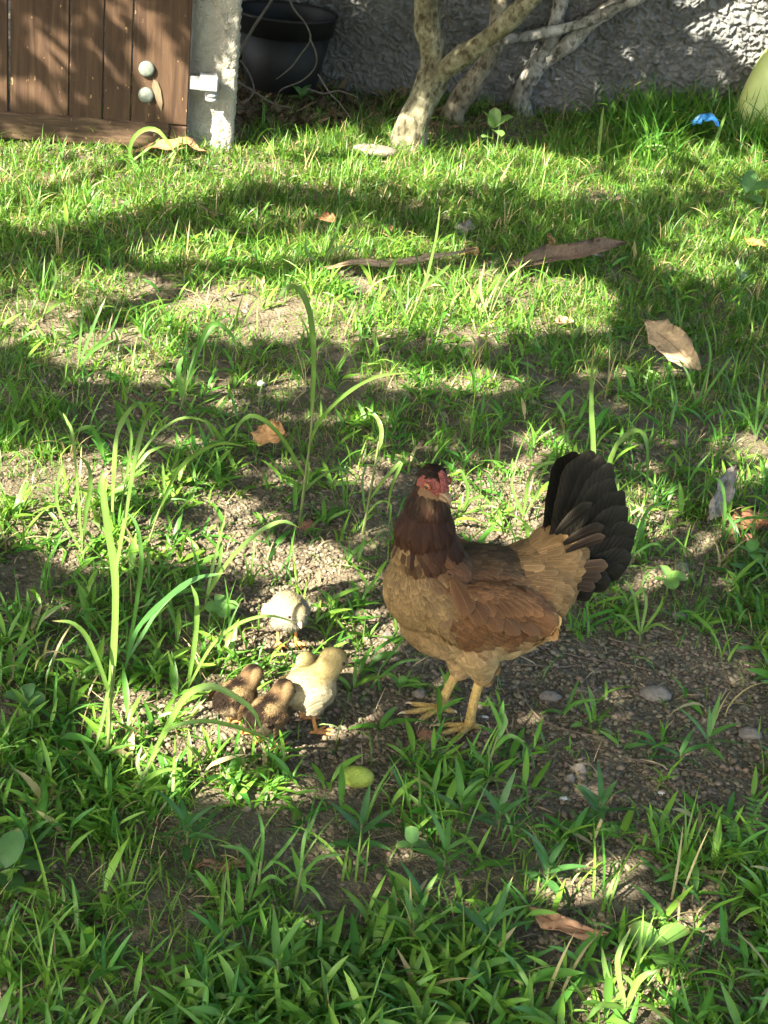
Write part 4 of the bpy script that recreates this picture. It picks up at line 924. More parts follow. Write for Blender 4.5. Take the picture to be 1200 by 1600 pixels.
gp('bundle of thin upright stalks in the sunny lawn, mid right', (762, 505), [([(775, 450), (800, 395)], 2), ([(770, 470), (788, 420)], 2)], [([(762, 495), (750, 450), (758, 410)], 5, .03), ([(764, 495), (790, 440), (830, 405)], 5, .03), ([(763, 495), (740, 470), (735, 450)], 4, 0)], PALE)
gp('pale stalked grass in the upper lawn left of the long dry stick', (500, 430), [([(510, 400), (520, 385)], 3)], [([(508, 402), (522, 370), (535, 335)], 6, .03), ([(505, 415), (480, 395), (478, 370)], 6, .02), ([(510, 400), (535, 385), (560, 390)], 5, -.03)], GRN)
gp('leaning white-stalked grass at the left lawn', (66, 500), [([(78, 465), (90, 440)], 3)], [([(78, 465), (88, 430), (80, 395)], 5, .02), ([(85, 450), (105, 435), (118, 420)], 5, 0), ([(70, 490), (95, 470), (110, 465)], 5, -.04)], LGR)
gp('grass clump left of centre lawn with a broad dark blade', (282, 640), [([(292, 605), (300, 580)], 3)], [([(290, 610), (305, 560), (325, 520), (350, 500)], 9, .05), ([(292, 605), (325, 510), (360, 520), (372, 555)], 7, -.03), ([(286, 625), (280, 580), (286, 556)], 12, .02)], GRN)
gp('thin stiff blades left of centre in sunlit lawn', (122, 575), [([(124, 560)], 2)], [([(122, 570), (128, 500), (130, 470)], 4, .03), ([(123, 570), (150, 500), (165, 465)], 5, .04), ([(123, 570), (170, 520), (190, 480)], 5, .02), ([(124, 570), (150, 545), (180, 530)], 5, -.03)], GRN)
gp('broad grass shoots on the soil just right of the hen feet', (755, 1215), [([(768, 1180), (778, 1150)], 2.6)], [([(772, 1170), (795, 1150), (820, 1160)], 5, -.02), ([(776, 1160), (784, 1140), (772, 1108), (760, 1086)], 6, .03), ([(762, 1195), (745, 1180), (728, 1150)], 5, -.02), ([(760, 1200), (750, 1215), (728, 1225)], 5, -.04), ([(774, 1160), (790, 1130), (784, 1110)], 5, .02)], GRN)
gp('long-leaved grass on bare soil right of the hen', (880, 1120), [([(890, 1105)], 2)], [([(880, 1115), (900, 1098), (935, 1092)], 5, -.02), ([(882, 1115), (860, 1110), (842, 1116)], 4, 0), ([(881, 1115), (895, 1085), (905, 1060)], 4, .04)], GRN)
gp('grass leaning right at the left foot of the hen chest', (585, 1070), [([(596, 1040)], 2)], [([(594, 1045), (620, 1010), (640, 985)], 4, .03), ([(590, 1060), (625, 1035), (660, 1030)], 4, .0), ([(590, 1060), (600, 1090), (640, 1110)], 4, -.05), ([(588, 1062), (572, 1090), (576, 1120)], 4, -.04)], GRN)
gp('sunlit grass clump at the bottom edge near the round-leaved weed', (975, 1590), [([(978, 1560)], 2.5)], [([(976, 1575), (950, 1530), (940, 1480)], 6, .03), ([(977, 1575), (965, 1500), (985, 1450)], 5, .04), ([(978, 1575), (1000, 1530), (1030, 1515)], 6, 0), ([(978, 1575), (1010, 1570), (1040, 1590)], 6, -.05), ([(976, 1575), (940, 1570), (915, 1595)], 6, -.05), ([(977, 1575), (990, 1540), (960, 1515)], 5, .02)], LGR)
gp('pale-based grass stalk in the shaded lower left lawn', (408, 1412), [([(405, 1380), (408, 1345)], 3)], [([(407, 1360), (410, 1300), (402, 1265)], 4, .03), ([(407, 1370), (380, 1330), (340, 1320)], 4, .0), ([(407, 1365), (440, 1330), (470, 1290)], 4, .02), ([(407, 1380), (425, 1370), (450, 1385)], 4, -.03)], GRN)
gp('pale-based grass stalk in the lower middle lawn below the fruit', (460, 1420), [([(466, 1385), (472, 1355)], 3)], [([(470, 1365), (476, 1310), (490, 1280)], 4, .03), ([(468, 1375), (440, 1350), (420, 1345)], 4, .0), ([(470, 1370), (500, 1340), (540, 1335)], 4, .0), ([(468, 1380), (490, 1390), (510, 1420)], 4, -.04)], GRN)

def leaf_at(P0, az, L, w, el=.5, droop=1.0, n=9):
    """one leaf leaving P0: az over the ground, rising el then drooping"""
    s = np.linspace(0, 1, n); e = el - droop * s; st = L / (n - 1)
    x = np.concatenate([[0], np.cumsum(np.cos(e[:-1]) * st)]); z = np.concatenate([[0], np.cumsum(np.sin(e[:-1]) * st)])
    return np.array(P0) + np.stack([x * math.cos(az), x * math.sin(az), z], 1)
OV = lambda s: np.interp(s, [0, .08, .25, .5, .75, .92, 1], [.08, .4, .85, 1, .78, .35, .03])
RO = lambda s: np.interp(s, [0, .06, .22, .5, .8, .94, 1], [.1, .55, .93, 1, .88, .5, .05])
LA = lambda s: np.interp(s, [0, .1, .3, .6, .85, 1], [.35, .7, 1, .8, .35, .02])
def weed(label, px, py, leaves, col=GRN, stemh=.02, prof=OV, name='weed', cat='weed', group='leafy weeds'):
    b = GG(px, py); t = thing(name, b, label, cat, group)
    top = b + np.array([0, 0, stemh])
    mesh_np('stem', *tube(spline([b - [0, 0, .01], b + [.002, 0, stemh * .5], top], 7), np.linspace(.0022, .0015, 7), 6), M['leaf'], t, True, np.tile(np.array(PALE) * .6, (44, 1)))
    for k, (az, L, w, el, dr, hz0) in enumerate(leaves):
        Pc = leaf_at(b + np.array([0, 0, stemh * hz0]), R(az), L, w, el, dr)
        V, F = ribbon(Pc, w, .25, ang=random.uniform(-.35, .35), ref=(0, 0, 1), prof=prof); mesh_np('leaf', V, F, M['leaf'], t, True, blade_col(9, col))
    return t
weed('big two-leaved seedling, bottom right near the brown dry leaf', 1016, 1510, [(20, .05, .019, .7, .7, 1), (150, .042, .016, .6, .8, 1), (-70, .03, .012, .3, .6, .7)], (.12, .24, .055), .035, RO, 'seedling', 'seedling')
weed('bright seedling with rounded leaves before the dark trunk', 766, 238, [(90, .07, .024, 1.4, .3, 1), (0, .08, .022, .9, .6, 1), (175, .07, .022, 1.1, .5, 1), (-60, .06, .022, .3, .9, .9), (-140, .05, .018, .5, .7, .55)], (.15, .28, .075), .085, RO, 'seedling', 'seedling')
weed('large-leaved seedling at the left edge of the lower lawn', 8, 1385, [(0, .06, .02, .3, .6, 1), (80, .055, .02, .9, .6, 1), (-60, .05, .018, .2, .5, .8), (140, .05, .018, .6, .7, 1)], (.06, .145, .042), .03, OV, 'seedling', 'seedling')
weed('round-leaved seedling in the lower middle lawn', 640, 1345, [(100, .026, .010, .9, .8, 1), (-30, .026, .010, .4, .8, 1), (200, .024, .009, .5, .8, .8)], (.075, .17, .05), .03, RO, 'seedling', 'seedling')
weed('clover-like seedling by the hen toes on the left', 622, 1085, [(40, .018, .008, .6, .6, 1), (160, .018, .008, .6, .6, 1), (280, .018, .008, .6, .6, 1), (100, .014, .006, .9, .6, .7)], (.12, .26, .06), .02, RO, 'seedling', 'seedling')
weed('bright round-leaved weed right of the hen tail', 1040, 925, [(0, .035, .014, .4, .9, 1), (120, .03, .012, .7, .6, 1), (-80, .034, .014, .1, .7, 1), (200, .03, .011, .5, .6, .7)], (.18, .34, .08), .03, RO, 'seedling', 'seedling')
weed('three-leaved weed at the right edge beside brown litter', 1165, 885, [(-60, .04, .014, .2, .8, 1), (170, .034, .012, .5, .6, 1), (60, .036, .013, .7, .6, 1), (0, .036, .013, .4, .7, 1)], (.11, .25, .06), .03, OV, 'seedling', 'seedling')
weed('round-leaved weed in the grass right of the tallest left grass', 345, 980, [(20, .03, .013, .4, .6, 1), (110, .03, .013, .7, .5, 1), (200, .03, .013, .4, .6, 1), (290, .028, .012, .2, .6, 1), (60, .024, .01, .8, .5, .6)], (.14, .29, .08), .035, RO, 'seedling', 'seedling')
weed('low round-leaved weed at the left edge above the lower lawn', 40, 1115, [(0, .03, .013, .3, .5, 1), (180, .034, .014, .3, .5, 1), (90, .03, .012, .6, .5, 1), (-70, .028, .012, .2, .5, 1)], (.10, .22, .07), .025, RO, 'seedling', 'seedling')
weed('spiky grass weed right of the hen on bare soil', 1100, 1180, [(70, .075, .005, 1.2, .5, 1), (20, .06, .005, .6, .6, 1), (150, .075, .005, .8, .6, .8), (190, .07, .005, .4, .5, .5), (-20, .07, .005, .5, .7, .7), (100, .05, .004, 1.3, .5, 1), (-60, .05, .005, .3, .6, .5)], GRN, .035, LA)
weed('spreading long-leaved weed right of the lone stone', 1060, 1195, [(170, .085, .005, .35, .5, .8), (200, .07, .005, .3, .4, .5), (10, .06, .005, .6, .6, 1), (60, .05, .005, .9, .6, 1), (-40, .05, .005, .3, .5, .6)], DGR, .02, LA)
for k, (px, py, lab) in enumerate([(715, 1290, 'broad pointed weed directly below the hen feet'), (775, 1305, 'tall pointed weed below and right of the hen feet'), (930, 1290, 'pointed weed at the lower edge of the bare soil'), (690, 1370, 'pointed weed in the lower middle below the broad one'),
        (850, 1390, 'pointed weed above the brown dry leaf, half in sun'), (560, 1330, 'pointed weed below the yellow-green fruit'), (640, 1480, 'pointed weed in the bottom middle lawn'), (290, 1330, 'pointed weed in the lower left lawn'), (760, 1490, 'pointed weed left of the brown dry leaf'), (430, 1540, 'pointed weed near the bottom edge, left of the middle')]):
    lv = []
    for j in range(9): lv.append((j * 137.5 + k * 40, random.uniform(.045, .075), random.uniform(.0048, .0068), .35 + .9 * (j / 9) + random.uniform(-.1, .1), random.uniform(.35, .8), .25 + .75 * j / 8))
    weed(lab, px, py, lv, DGR if k % 3 else GRN, .045, LA)
weed('large-leaved weed at the right edge of the upper lawn', 1158, 335, [(0, .11, .026, .7, .8, 1), (150, .10, .024, .9, .7, 1), (70, .09, .024, 1.1, .6, 1), (-60, .09, .022, .4, .8, .8), (200, .08, .02, .5, .7, .6)], (.07, .17, .05), .07, OV)
weed('palm-leaved weed in the rank grass before the wall', 1082, 158, [(0, .10, .018, .9, .9, 1), (60, .10, .018, 1.1, .8, 1), (120, .09, .018, 1.1, .8, 1), (190, .10, .018, .8, .9, 1), (-60, .09, .018, .4, .9, .9)], (.06, .16, .045), .13, LA)
weed('low palm-leaved weed in the litter before the pot', 470, 172, [(0, .08, .017, .6, .8, 1), (60, .07, .016, .9, .8, 1), (140, .08, .016, .8, .8, 1), (-50, .08, .017, .4, .8, 1), (220, .07, .016, .5, .8, .8)], (.09, .2, .06), .05, LA)
# feathery leaf weeds
def fern(label, px, py, fronds):
    b = GG(px, py); t = thing('feathery_weed', b, label, 'weed', 'leafy weeds')
    for az, L, el in fronds:
        Pc = leaf_at(b, R(az), L, 0, el, .8, 12); mesh_np('stem', *tube(Pc, np.linspace(.0012, .0006, 12), 5), M['leaf'], t, True, np.tile(np.array(GRN), (62, 1)))
        T = nrm(np.gradient(Pc, axis=0)); side = nrm(np.cross(T[5], [0, 0, 1]))
        for i in range(2, 12):
            for s in (-1, 1):
                d = nrm(side * s + T[i] * .35); q = np.array([Pc[i] + d * .013 * u - np.array([0, 0, .002 * u * u]) for u in np.linspace(0, 1, 5)])
                V, F = ribbon(q, .0033, .1, ref=(0, 0, 1), prof=RO(np.linspace(0, 1, 5))); mesh_np('leaflet', V, F, M['leaf'], t, True, blade_col(5, (.10, .24, .05)))
fern('feathery paired-leaflet weed in the shade right of the pointed weeds', 915, 1300, [(10, .07, .5), (60, .05, .8), (170, .04, .5)])
fern('feathery paired-leaflet weed at the right edge above the lower lawn', 1165, 1345, [(80, .09, 1.1), (120, .07, .9), (20, .05, .6)])

# ------------------------------------------------------------------ fallen leaves, stones, twigs, fruit, scraps
def dry(label, pts, w, col, h=.006, curl=.5, ang=0.0, name='dry_leaf', cat='leaf', lift=None, prof=OV, stalk=True):
    b = GG(*pts[0]); n = 16; Pc = spline([GG(x, y) for x, y in pts], n); s = np.linspace(0, 1, n)
    Pc[:, 2] += h + (0 if lift is None else np.interp(s, np.linspace(0, 1, len(lift)), lift)) + .003 * np.sin(s * 14 + len(label))
    t = thing(name, b, label, cat, 'fallen dry leaves'); T = nrm(np.gradient(Pc, axis=0)); V = []; Pc[:, 2] += w * .5 * abs(math.sin(ang))
    for i in range(n):
        W = nrm(np.cross(T[i], [0, 0, 1])); W = W * math.cos(ang) + np.array([0, 0, 1]) * math.sin(ang) * (1 if W[1] > 0 else -1); Nn = np.cross(W, T[i]); hw = w * float(prof(s[i])) * (.82 + .4 * noise(i * .8 + len(label), w * 900, 1, 3))
        for u in (-1, -.5, 0, .5, 1): V.append(Pc[i] + W * hw * u + Nn * (curl * hw * (abs(u) ** 1.6) + .004 * math.sin(i * 1.1 + u * 4) + .12 * w * math.sin(i * .55 + 1.5 * u + len(label))))
    V = np.array(V); up = V.copy(); up[:, 2] += .0012
    F = grid_faces(n, 5); m = len(V); edge = [i * 5 for i in range(n)] + [(n - 1) * 5 + j for j in range(1, 5)] + [i * 5 + 4 for i in range(n - 2, -1, -1)] + [3, 2, 1]
    FF = F + [tuple(q + m for q in f[::-1]) for f in F] + [(edge[i], edge[(i + 1) % len(edge)], edge[(i + 1) % len(edge)] + m, edge[i] + m) for i in range(len(edge))]
    VV = np.concatenate([V, up]); c = np.array(col) * (.8 + .45 * noise(VV[:, 0], VV[:, 1], 70, 8))[:, None]
    mesh_np('blade', VV, FF, M['dry'], t, True, c)
    if stalk: mesh_np('midrib', *tube(np.vstack([Pc[0] - T[0] * .012, Pc[::3], Pc[-1]]) + [0, 0, .0018], .0012, 5), M['dry'], t, True, np.tile(np.array(col) * .6, (len(Pc[::3]) * 5 + 10 + 2, 1)))
    return t
TANL, BRN, GRYL, RED = (.40, .27, .15), (.24, .12, .06), (.26, .24, .21), (.20, .09, .05)
dry('large tan crinkled dry leaf, upper right lawn', [(1000, 548), (1030, 565), (1060, 585), (1090, 606)], .038, (.36, .27, .165), .03, .5, .7, lift=[.03, .02, .01, 0])
dry('brown curled dry leaf standing in grass left of the hen', [(402, 706), (420, 716), (445, 722)], .03, (.40, .23, .10), .03, .6, .8, lift=[.015, .008, .02])
dry('brown dry leaf in the lower right lawn', [(825, 1442), (850, 1458), (895, 1476), (945, 1484)], .0125, (.36, .21, .12), .02, .4, .6)
dry('long dark brown strip of bark in the upper right lawn', [(790, 436), (850, 432), (910, 425), (975, 408)], .028, (.17, .115, .072), .03, .9, .6, 'bark_strip', 'bark', lift=[0, .01, .02, .02])
dry('narrow grey-brown dry leaf behind the bark strip', [(860, 410), (900, 405), (940, 412)], .02, GRYL, .02, .4, .5)
dry('long thin tan dry leaf lying across the upper mid lawn', [(500, 440), (560, 433), (640, 430), (740, 408)], .010, (.38, .27, .17), .035, .3, .7)
dry('short upright brown leaf sliver above the bark strip', [(866, 404), (862, 392), (852, 378)], .01, (.36, .2, .13), .02, .3, .9)
dry('grey-brown dry leaf standing right of the hen tail', [(1104, 830), (1118, 805), (1138, 775)], .026, (.30, .25, .2), .015, .4, .9, lift=[0, .02, .04])
dry('dark reddish litter leaf at the right edge, larger', [(1140, 838), (1165, 830), (1200, 825)], .03, RED, .008, .6, .3)
dry('reddish brown leaf at the right edge below the larger one', [(1135, 855), (1160, 850), (1190, 862)], .018, (.28, .13, .08), .006, .5, .2)
dry('long brown dry leaf at the foot of the gate', [(210, 248), (250, 247), (290, 246), (322, 250)], .018, (.36, .22, .11), .02, .6, .5, lift=[0, .01, .02, 0])
dry('small brown dry leaf by the sapling in the upper lawn', [(492, 352), (508, 354), (524, 360)], .018, BRN, .02, .4, .4)
dry('reddish fragment of leaf, upper mid lawn', [(588, 372), (600, 368), (614, 372)], .016, (.33, .15, .10), .015, .4, .4)
dry('tan leaf fragment right of the long thin dry leaf', [(722, 408), (735, 406), (750, 410)], .014, (.45, .3, .13), .02, .4, .4)
dry('pale tan leaf fragment in the sunlit mid right lawn', [(866, 516), (880, 512), (896, 515)], .016, (.50, .34, .2), .015, .4, .3)
dry('grey leaf fragment in the upper lawn, left of the bark strip', [(712, 372), (728, 366), (744, 362)], .022, GRYL, .015, .3, .4)
dry('slim brown dry leaf in the lower left lawn', [(300, 1358), (330, 1362), (372, 1362), (402, 1356)], .007, (.25, .15, .09), .008, .4, .3)
dry('orange fallen leaf at the right edge of the upper lawn', [(1160, 382), (1175, 392), (1200, 395)], .014, (.5, .27, .09), .02, .4, .3)
dry('small green fallen leaf right of the bark strip', [(1150, 452), (1154, 436), (1150, 420)], .024, (.22, .33, .16), .02, .3, .6)
M['stone'] = noisy('stone', [(.3, (.13, .115, .095)), (.7, (.25, .225, .19))], scale=30, bump=.6, bscale=90, rough=.9)
M['redstone'] = noisy('red_stone', [(.3, (.13, .065, .04)), (.7, (.24, .125, .085))], scale=40, bump=.6, bscale=120, rough=.9)
M['white_chip'] = noisy('white_chip', [(.3, (.5, .48, .44)), (.7, (.72, .7, .66))], scale=40, rough=.8)
def stone(label, px, py, rx, ry, rz, m='stone', name='stone', cat='stone'):
    b = GG(px, py); V, F = sphere(b + [0, 0, rz * .35], (rx, ry, rz), None, 10, 14); c = V.mean(0)
    d = nrm(V - c); k = .62 + .75 * fbm(d[:, 0] * 1.3 + px, d[:, 1] * 1.3 + d[:, 2] * 1.7 + py, 1.3, 3, 5); V = c + (V - c) * k[:, None]
    o = mesh_np(name, V - b, F, M[m]); o.location = tuple(b); return tag(o, label, cat, 'stones on the soil')
stone('largest grey stone on bare soil right of the hen', 1022, 1088, .026, .018, .014)
stone('reddish brown clod in front of the hen toes', 672, 1155, .020, .013, .012, 'redstone')
stone('grey stone between hen feet and the large stone', 858, 1092, .018, .013, .011)
stone('grey stone left of the hen feet under her chest', 655, 1088, .012, .010, .009)
stone('round stone in the grass at the left, beside the tallest grass', 75, 1032, .015, .013, .012)
stone('grey stone at the right edge of the bare soil', 1170, 1150, .020, .014, .010)
stone('brown stone below the weed right of the hen tail', 1065, 890, .016, .012, .011)
stone('small tan stone under the bright weed, right', 1060, 965, .014, .010, .009)
stone('brown clod at the base of the tallest mid-lawn grass', 482, 826, .018, .012, .012, 'redstone')
stone('stone on sunny soil left of the hen breast', 605, 998, .013, .010, .010)
stone('stone half under the weeds, lower right soil', 905, 1205, .013, .010, .009)
stone('stone left of the lower pointed weeds on soil', 890, 1218, .009, .008, .007)
stone('white chip on bare soil, right of the hen feet', 880, 1250, .007, .005, .004, 'white_chip', 'stone_chip', 'stone chip')
stone('white chip beside the hen heel', 756, 1122, .008, .004, .003, 'white_chip', 'stone_chip', 'stone chip')
stone('white chip farther right on the bare soil', 1033, 1240, .005, .004, .003, 'white_chip', 'stone_chip', 'stone chip')
stone('white chip in the dark mid lawn left of centre', 408, 602, .010, .006, .008, 'white_chip', 'stone_chip', 'stone chip')
M['slab'] = noisy('pale_slab', [(.3, (.13, .115, .09)), (.7, (.24, .21, .175))], scale=25, bump=.4, bscale=70, rough=.9)
b = GG(585, 248); mbs = MB(); V, F = sphere(b + [0, 0, .03], (.075, .045, .022), None, 8, 18); V[:, 2] = np.minimum(V[:, 2], b[2] + .038 + .004 * noise(V[:, 0], V[:, 1], 60, 1))
o = mesh_np('stone_slab', V - b, F, M['slab']); o.location = tuple(b); tag(o, 'flat pale stone slab at the foot of the forked tree', 'stone')
M['twig'] = noisy('twig_bark', [(.3, (.10, .075, .05)), (.7, (.2, .155, .11))], scale=60, rough=.9)
def twig(label, pts, r, h=.004, m='twig', lifts=None):
    Q = [GG(x, y) + np.array([0, 0, h]) for x, y in pts]
    if lifts: Q = [q + np.array([0, 0, l]) for q, l in zip(Q, lifts)]
    b = Q[0].copy(); V, F = tube(spline(Q, 18), np.linspace(r, r * .6, 18), 6, .12, len(label)); o = mesh_np('twig', V - b, F, M[m]); o.location = tuple(b); return tag(o, label, 'twig', 'fallen twigs')
twig('curved twig on bare soil right of the hen feet', [(818, 1082), (825, 1105), (850, 1130), (890, 1145), (945, 1155)], .0022)
twig('long thin twig across the soil under the hen tail', [(800, 1040), (880, 1045), (940, 1035), (1010, 1048)], .0017)
twig('thin twig from the hen belly toward the right', [(840, 1012), (900, 1028), (960, 1040)], .0014)
twig('short twig in the sunspot under the hen tail', [(950, 1000), (990, 1012), (1020, 1018)], .0020)
twig('dark twig at the bottom left corner', [(-10, 1490), (40, 1500), (80, 1508), (120, 1505)], .0034)
twig('twig lying left of the lower brown dry leaf', [(740, 1425), (820, 1428), (900, 1422), (960, 1400)], .0016)
twig('thin twig over the soil below the large stone', [(930, 1172), (990, 1190), (1040, 1200), (1110, 1215)], .0016)
twig('grey twig in the sunny soil between chick and hen', [(548, 950), (575, 940), (596, 905)], .0025)
twig('straight pale twig in the upper left lawn', [(335, 375), (365, 378), (395, 384)], .004, .03)
twig('pale twig under the left shade band', [(306, 333), (330, 348), (348, 352)], .004, .03)
# dry vines and roots round the pot
wpt = lambda px, py, y: PY(px, py, y)
def vine(label, pts, r):
    Q = [wpt(*p) for p in pts]; b = Q[0].copy(); V, F = tube(spline(Q, 26), np.linspace(r, r * .55, 26), 6, .1, len(label)); o = mesh_np('dry_vine', V - b, F, M['vine']); o.location = tuple(b); return tag(o, label, 'vine', 'dry vines by the pot')
M['vine'] = noisy('dry_vine', [(.3, (.07, .062, .05)), (.7, (.15, .135, .11))], scale=50, rough=.9)
vine('grey dry vine hanging over the pot front, curling left', [(446, -20, 5.86), (458, 12, 5.85), (478, 38, 5.86), (485, 62, 5.87), (470, 85, 5.87), (455, 105, 5.88), (432, 124, 5.9)], .0042)
vine('grey dry vine continuing down the right of the pot', [(484, 60, 5.865), (494, 84, 5.88), (492, 106, 5.9), (472, 126, 5.93), (440, 140, 5.96), (432, 156, 5.98)], .0038)
vine('thin vine leaning across the wall right of the pot', [(556, -10, 6.3), (590, 40, 6.3), (618, 75, 6.3), (636, 130, 6.28)], .0042)
vine('thin vine on the wall between the trunks', [(690, 15, 6.32), (715, 45, 6.32), (740, 60, 6.32), (800, 130, 6.32)], .004)
vine('green reed stalk leaning beside the gate post', [(371, 90, 5.75), (392, 50, 5.75), (421, 5, 5.75), (440, -30, 5.75)], .006)
vine('looping root on the ground under the pot', [(372, 128, 5.8), (392, 140, 5.78), (408, 150, 5.76), (430, 163, 5.72), (455, 168, 5.7)], .005)
vine('pale root arcing beside the post foot', [(376, 94, 5.72), (392, 120, 5.7), (396, 145, 5.66), (380, 163, 5.62)], .004)
vine('bent straw stalk in front of the pot', [(497, 116, 5.8), (516, 146, 5.76), (530, 160, 5.74), (548, 185, 5.7)], .0032)
vine('root running right from the pot foot', [(480, 138, 5.95), (505, 146, 5.94), (530, 142, 5.93), (560, 152, 5.9)], .004)
vine('root lying beyond the bent straw stalk', [(520, 96, 6.2), (545, 118, 6.18), (565, 136, 6.15), (590, 148, 6.1)], .004)
# yellow-green fruit
M['fruit'] = noisy('green_fruit', [(.30, (.13, .10, .03)), (.36, (.24, .34, .05)), (.7, (.42, .47, .09))], scale=26, rough=.55, spec=.3, bump=.3, bscale=160)
b = GG(557, 1228); fr = thing('fallen_fruit', b, 'yellow-green oval fruit lying in the grass below the chicks', 'fruit')
V, F = sphere(b + [0, 0, .016], (.0255, .0165, .0165), np.array([[.99, -.1, .05], [.1, .99, 0], [-.05, 0, 1]]), 14, 20); mesh_np('flesh', V, F, M['fruit'], fr)
mesh_np('stem_scar', *tube([b + np.array([.024, -.003, .017]), b + np.array([.029, -.0035, .018])], [.0025, .0015], 6), M['twig'], fr)
M['blue'] = noisy('blue_plastic', [(.3, (.03, .16, .42)), (.7, (.06, .28, .6))], scale=20, rough=.4)
b = GG(1105, 240); Pc = spline([PY(1082, 194, b[1]), PY(1098, 186, b[1]), PY(1112, 186, b[1] - .02), PY(1124, 198, b[1] - .03)], 12); V, F = ribbon(Pc, .02, .4, ang=.5, wavy=.3)
o = mesh_np('plastic_scrap', np.concatenate([V, V - [0, .002, .001]]) - b, F + [tuple(q + len(V) for q in f[::-1]) for f in F], M['blue']); o.location = tuple(b); tag(o, 'crumpled scrap of blue plastic in tall grass near the wall', 'plastic scrap')

# ------------------------------------------------------------------ lawn: fine turf, broad-leaved creeping grass, straw (uncountable)
def blades(x, y, az, L, w, t0, bend, nseg, col, zoff=0.0, three=False, tipw=None, drop=None):
    n = len(x); s = np.linspace(0, 1, nseg + 1); th = t0[:, None] + bend[:, None] * s[None]
    st = (L / nseg)[:, None]; rr = np.concatenate([np.zeros((n, 1)), np.cumsum(np.sin(th[:, :-1] + bend[:, None] / nseg / 2) * st, 1)], 1); zz = np.concatenate([np.zeros((n, 1)), np.cumsum(np.cos(th[:, :-1] + bend[:, None] / nseg / 2) * st, 1)], 1)
    z0 = gz(x, y) + zoff
    X = x[:, None] + rr * np.cos(az)[:, None]; Y = y[:, None] + rr * np.sin(az)[:, None]; Z = np.maximum(z0[:, None] + zz, gz(X, Y) + .003)
    Z[:, 0] = z0 - .006
    Pc = np.stack([X, Y, Z], 2)
    prof = np.interp(s, [0, .3, .7, 1], [.75, 1, .65, .04]) if tipw is None else np.interp(s, [0, .12, .35, .65, .88, 1], [.35, .75, 1, .78, .34, .03])
    tw = rng.normal(0, .5, n); W = np.stack([-np.sin(az) * np.cos(tw), np.cos(az) * np.cos(tw), np.sin(tw)], 1)[:, None] * (w[:, None] * prof[None])[..., None]
    if three:
        Nn = np.stack([-np.cos(az) * .6, -np.sin(az) * .6, np.full(n, .8)], 1)[:, None] * (w[:, None] * prof[None])[..., None] * .28
        V = np.stack([Pc - W + Nn, Pc, Pc + W + Nn], 2); k = 3
    else: V = np.stack([Pc - W, Pc + W], 2); k = 2
    m = nseg + 1; g = np.array(grid_faces(m, k)); F = (np.arange(n)[:, None, None] * m * k + g[None]).reshape(-1, 4)
    sc_ = np.interp(s, [0, .25, 1], [1.12, 1.0, 1.0])
    C = (col[:, None, None, :] * sc_[None, :, None, None] * np.ones((1, 1, k, 1)))
    if three: C[:, :, 1] *= np.array([1.05, 1.2, 1.05])
    return V.reshape(-1, 3), F, C.reshape(-1, 3)
def gcol(n, x, y, dp=.10):
    t = rng.random((n, 1)); patch = fbm(x, y, 2.2, 3, 70)[:, None]
    c = np.array([.046, .155, .022]) * (1 - t) + np.array([.155, .268, .034]) * t
    c = c * (.75 + .55 * patch) * rng.uniform(.8, 1.2, (n, 1))
    dryb = (rng.random(n) < dp)[:, None]; return np.where(dryb, np.array([.36, .29, .15]) * rng.uniform(.7, 1.2, (n, 1)), c)
def scatter(n, x0, x1, y0, y1):
    x = rng.uniform(x0, x1, n); y = y0 + (y1 - y0) * rng.random(n); px, py = proj(np.stack([x, y, gz(x, y)], 1)); return x, y, px, py
# fine turf
x, y, px, py = scatter(250000, -2.3, 2.1, 1.25, 6.36)
inview = (px > -420) & (px < 1420) & (py < 1800)
cl = fbm(x, y, 7, 2, 80); dens = (1 - bare(px, py)) * sstep(.30, .62, cl + .22 * sstep(640, 300, py)) * np.interp(py, [150, 560, 760, 1150, 1300, 1600], [1, .95, .62, .6, .7, .75])
dens = np.where((y > 5.2) & (x < -.62), dens * sstep(5.35, 5.1, y), dens)
dens = np.where((y > 5.25) & (x < -.8), 0, np.maximum(dens, .035)); k = inview & (rng.random(len(x)) < dens)
x, y, px, py = x[k], y[k], px[k], py[k]; n = len(x)
far = sstep(700, 250, py)
rank = sstep(900, 1150, px) * sstep(240, 130, py)          # long grass against the wall, right
az = rng.uniform(0, 6.28, n) + 0; L = rng.uniform(.022, .062, n) * (1 + .35 * far) * (1 + 1.6 * rank) * np.where((px < 420) & (py < 300), .6, 1.0); w = rng.uniform(.0009, .0017, n) * (1 + .45 * far)
V, F, C = blades(x, y, az, L, w, np.abs(rng.normal(.35, .3, n)), rng.uniform(.2, 1.9, n), 4, gcol(n, x, y))
tag(mesh_np('turf_grass', V, F, M['grass'], None, True, C), 'fine short green turf grass across the lawn', 'grass', kind='stuff')
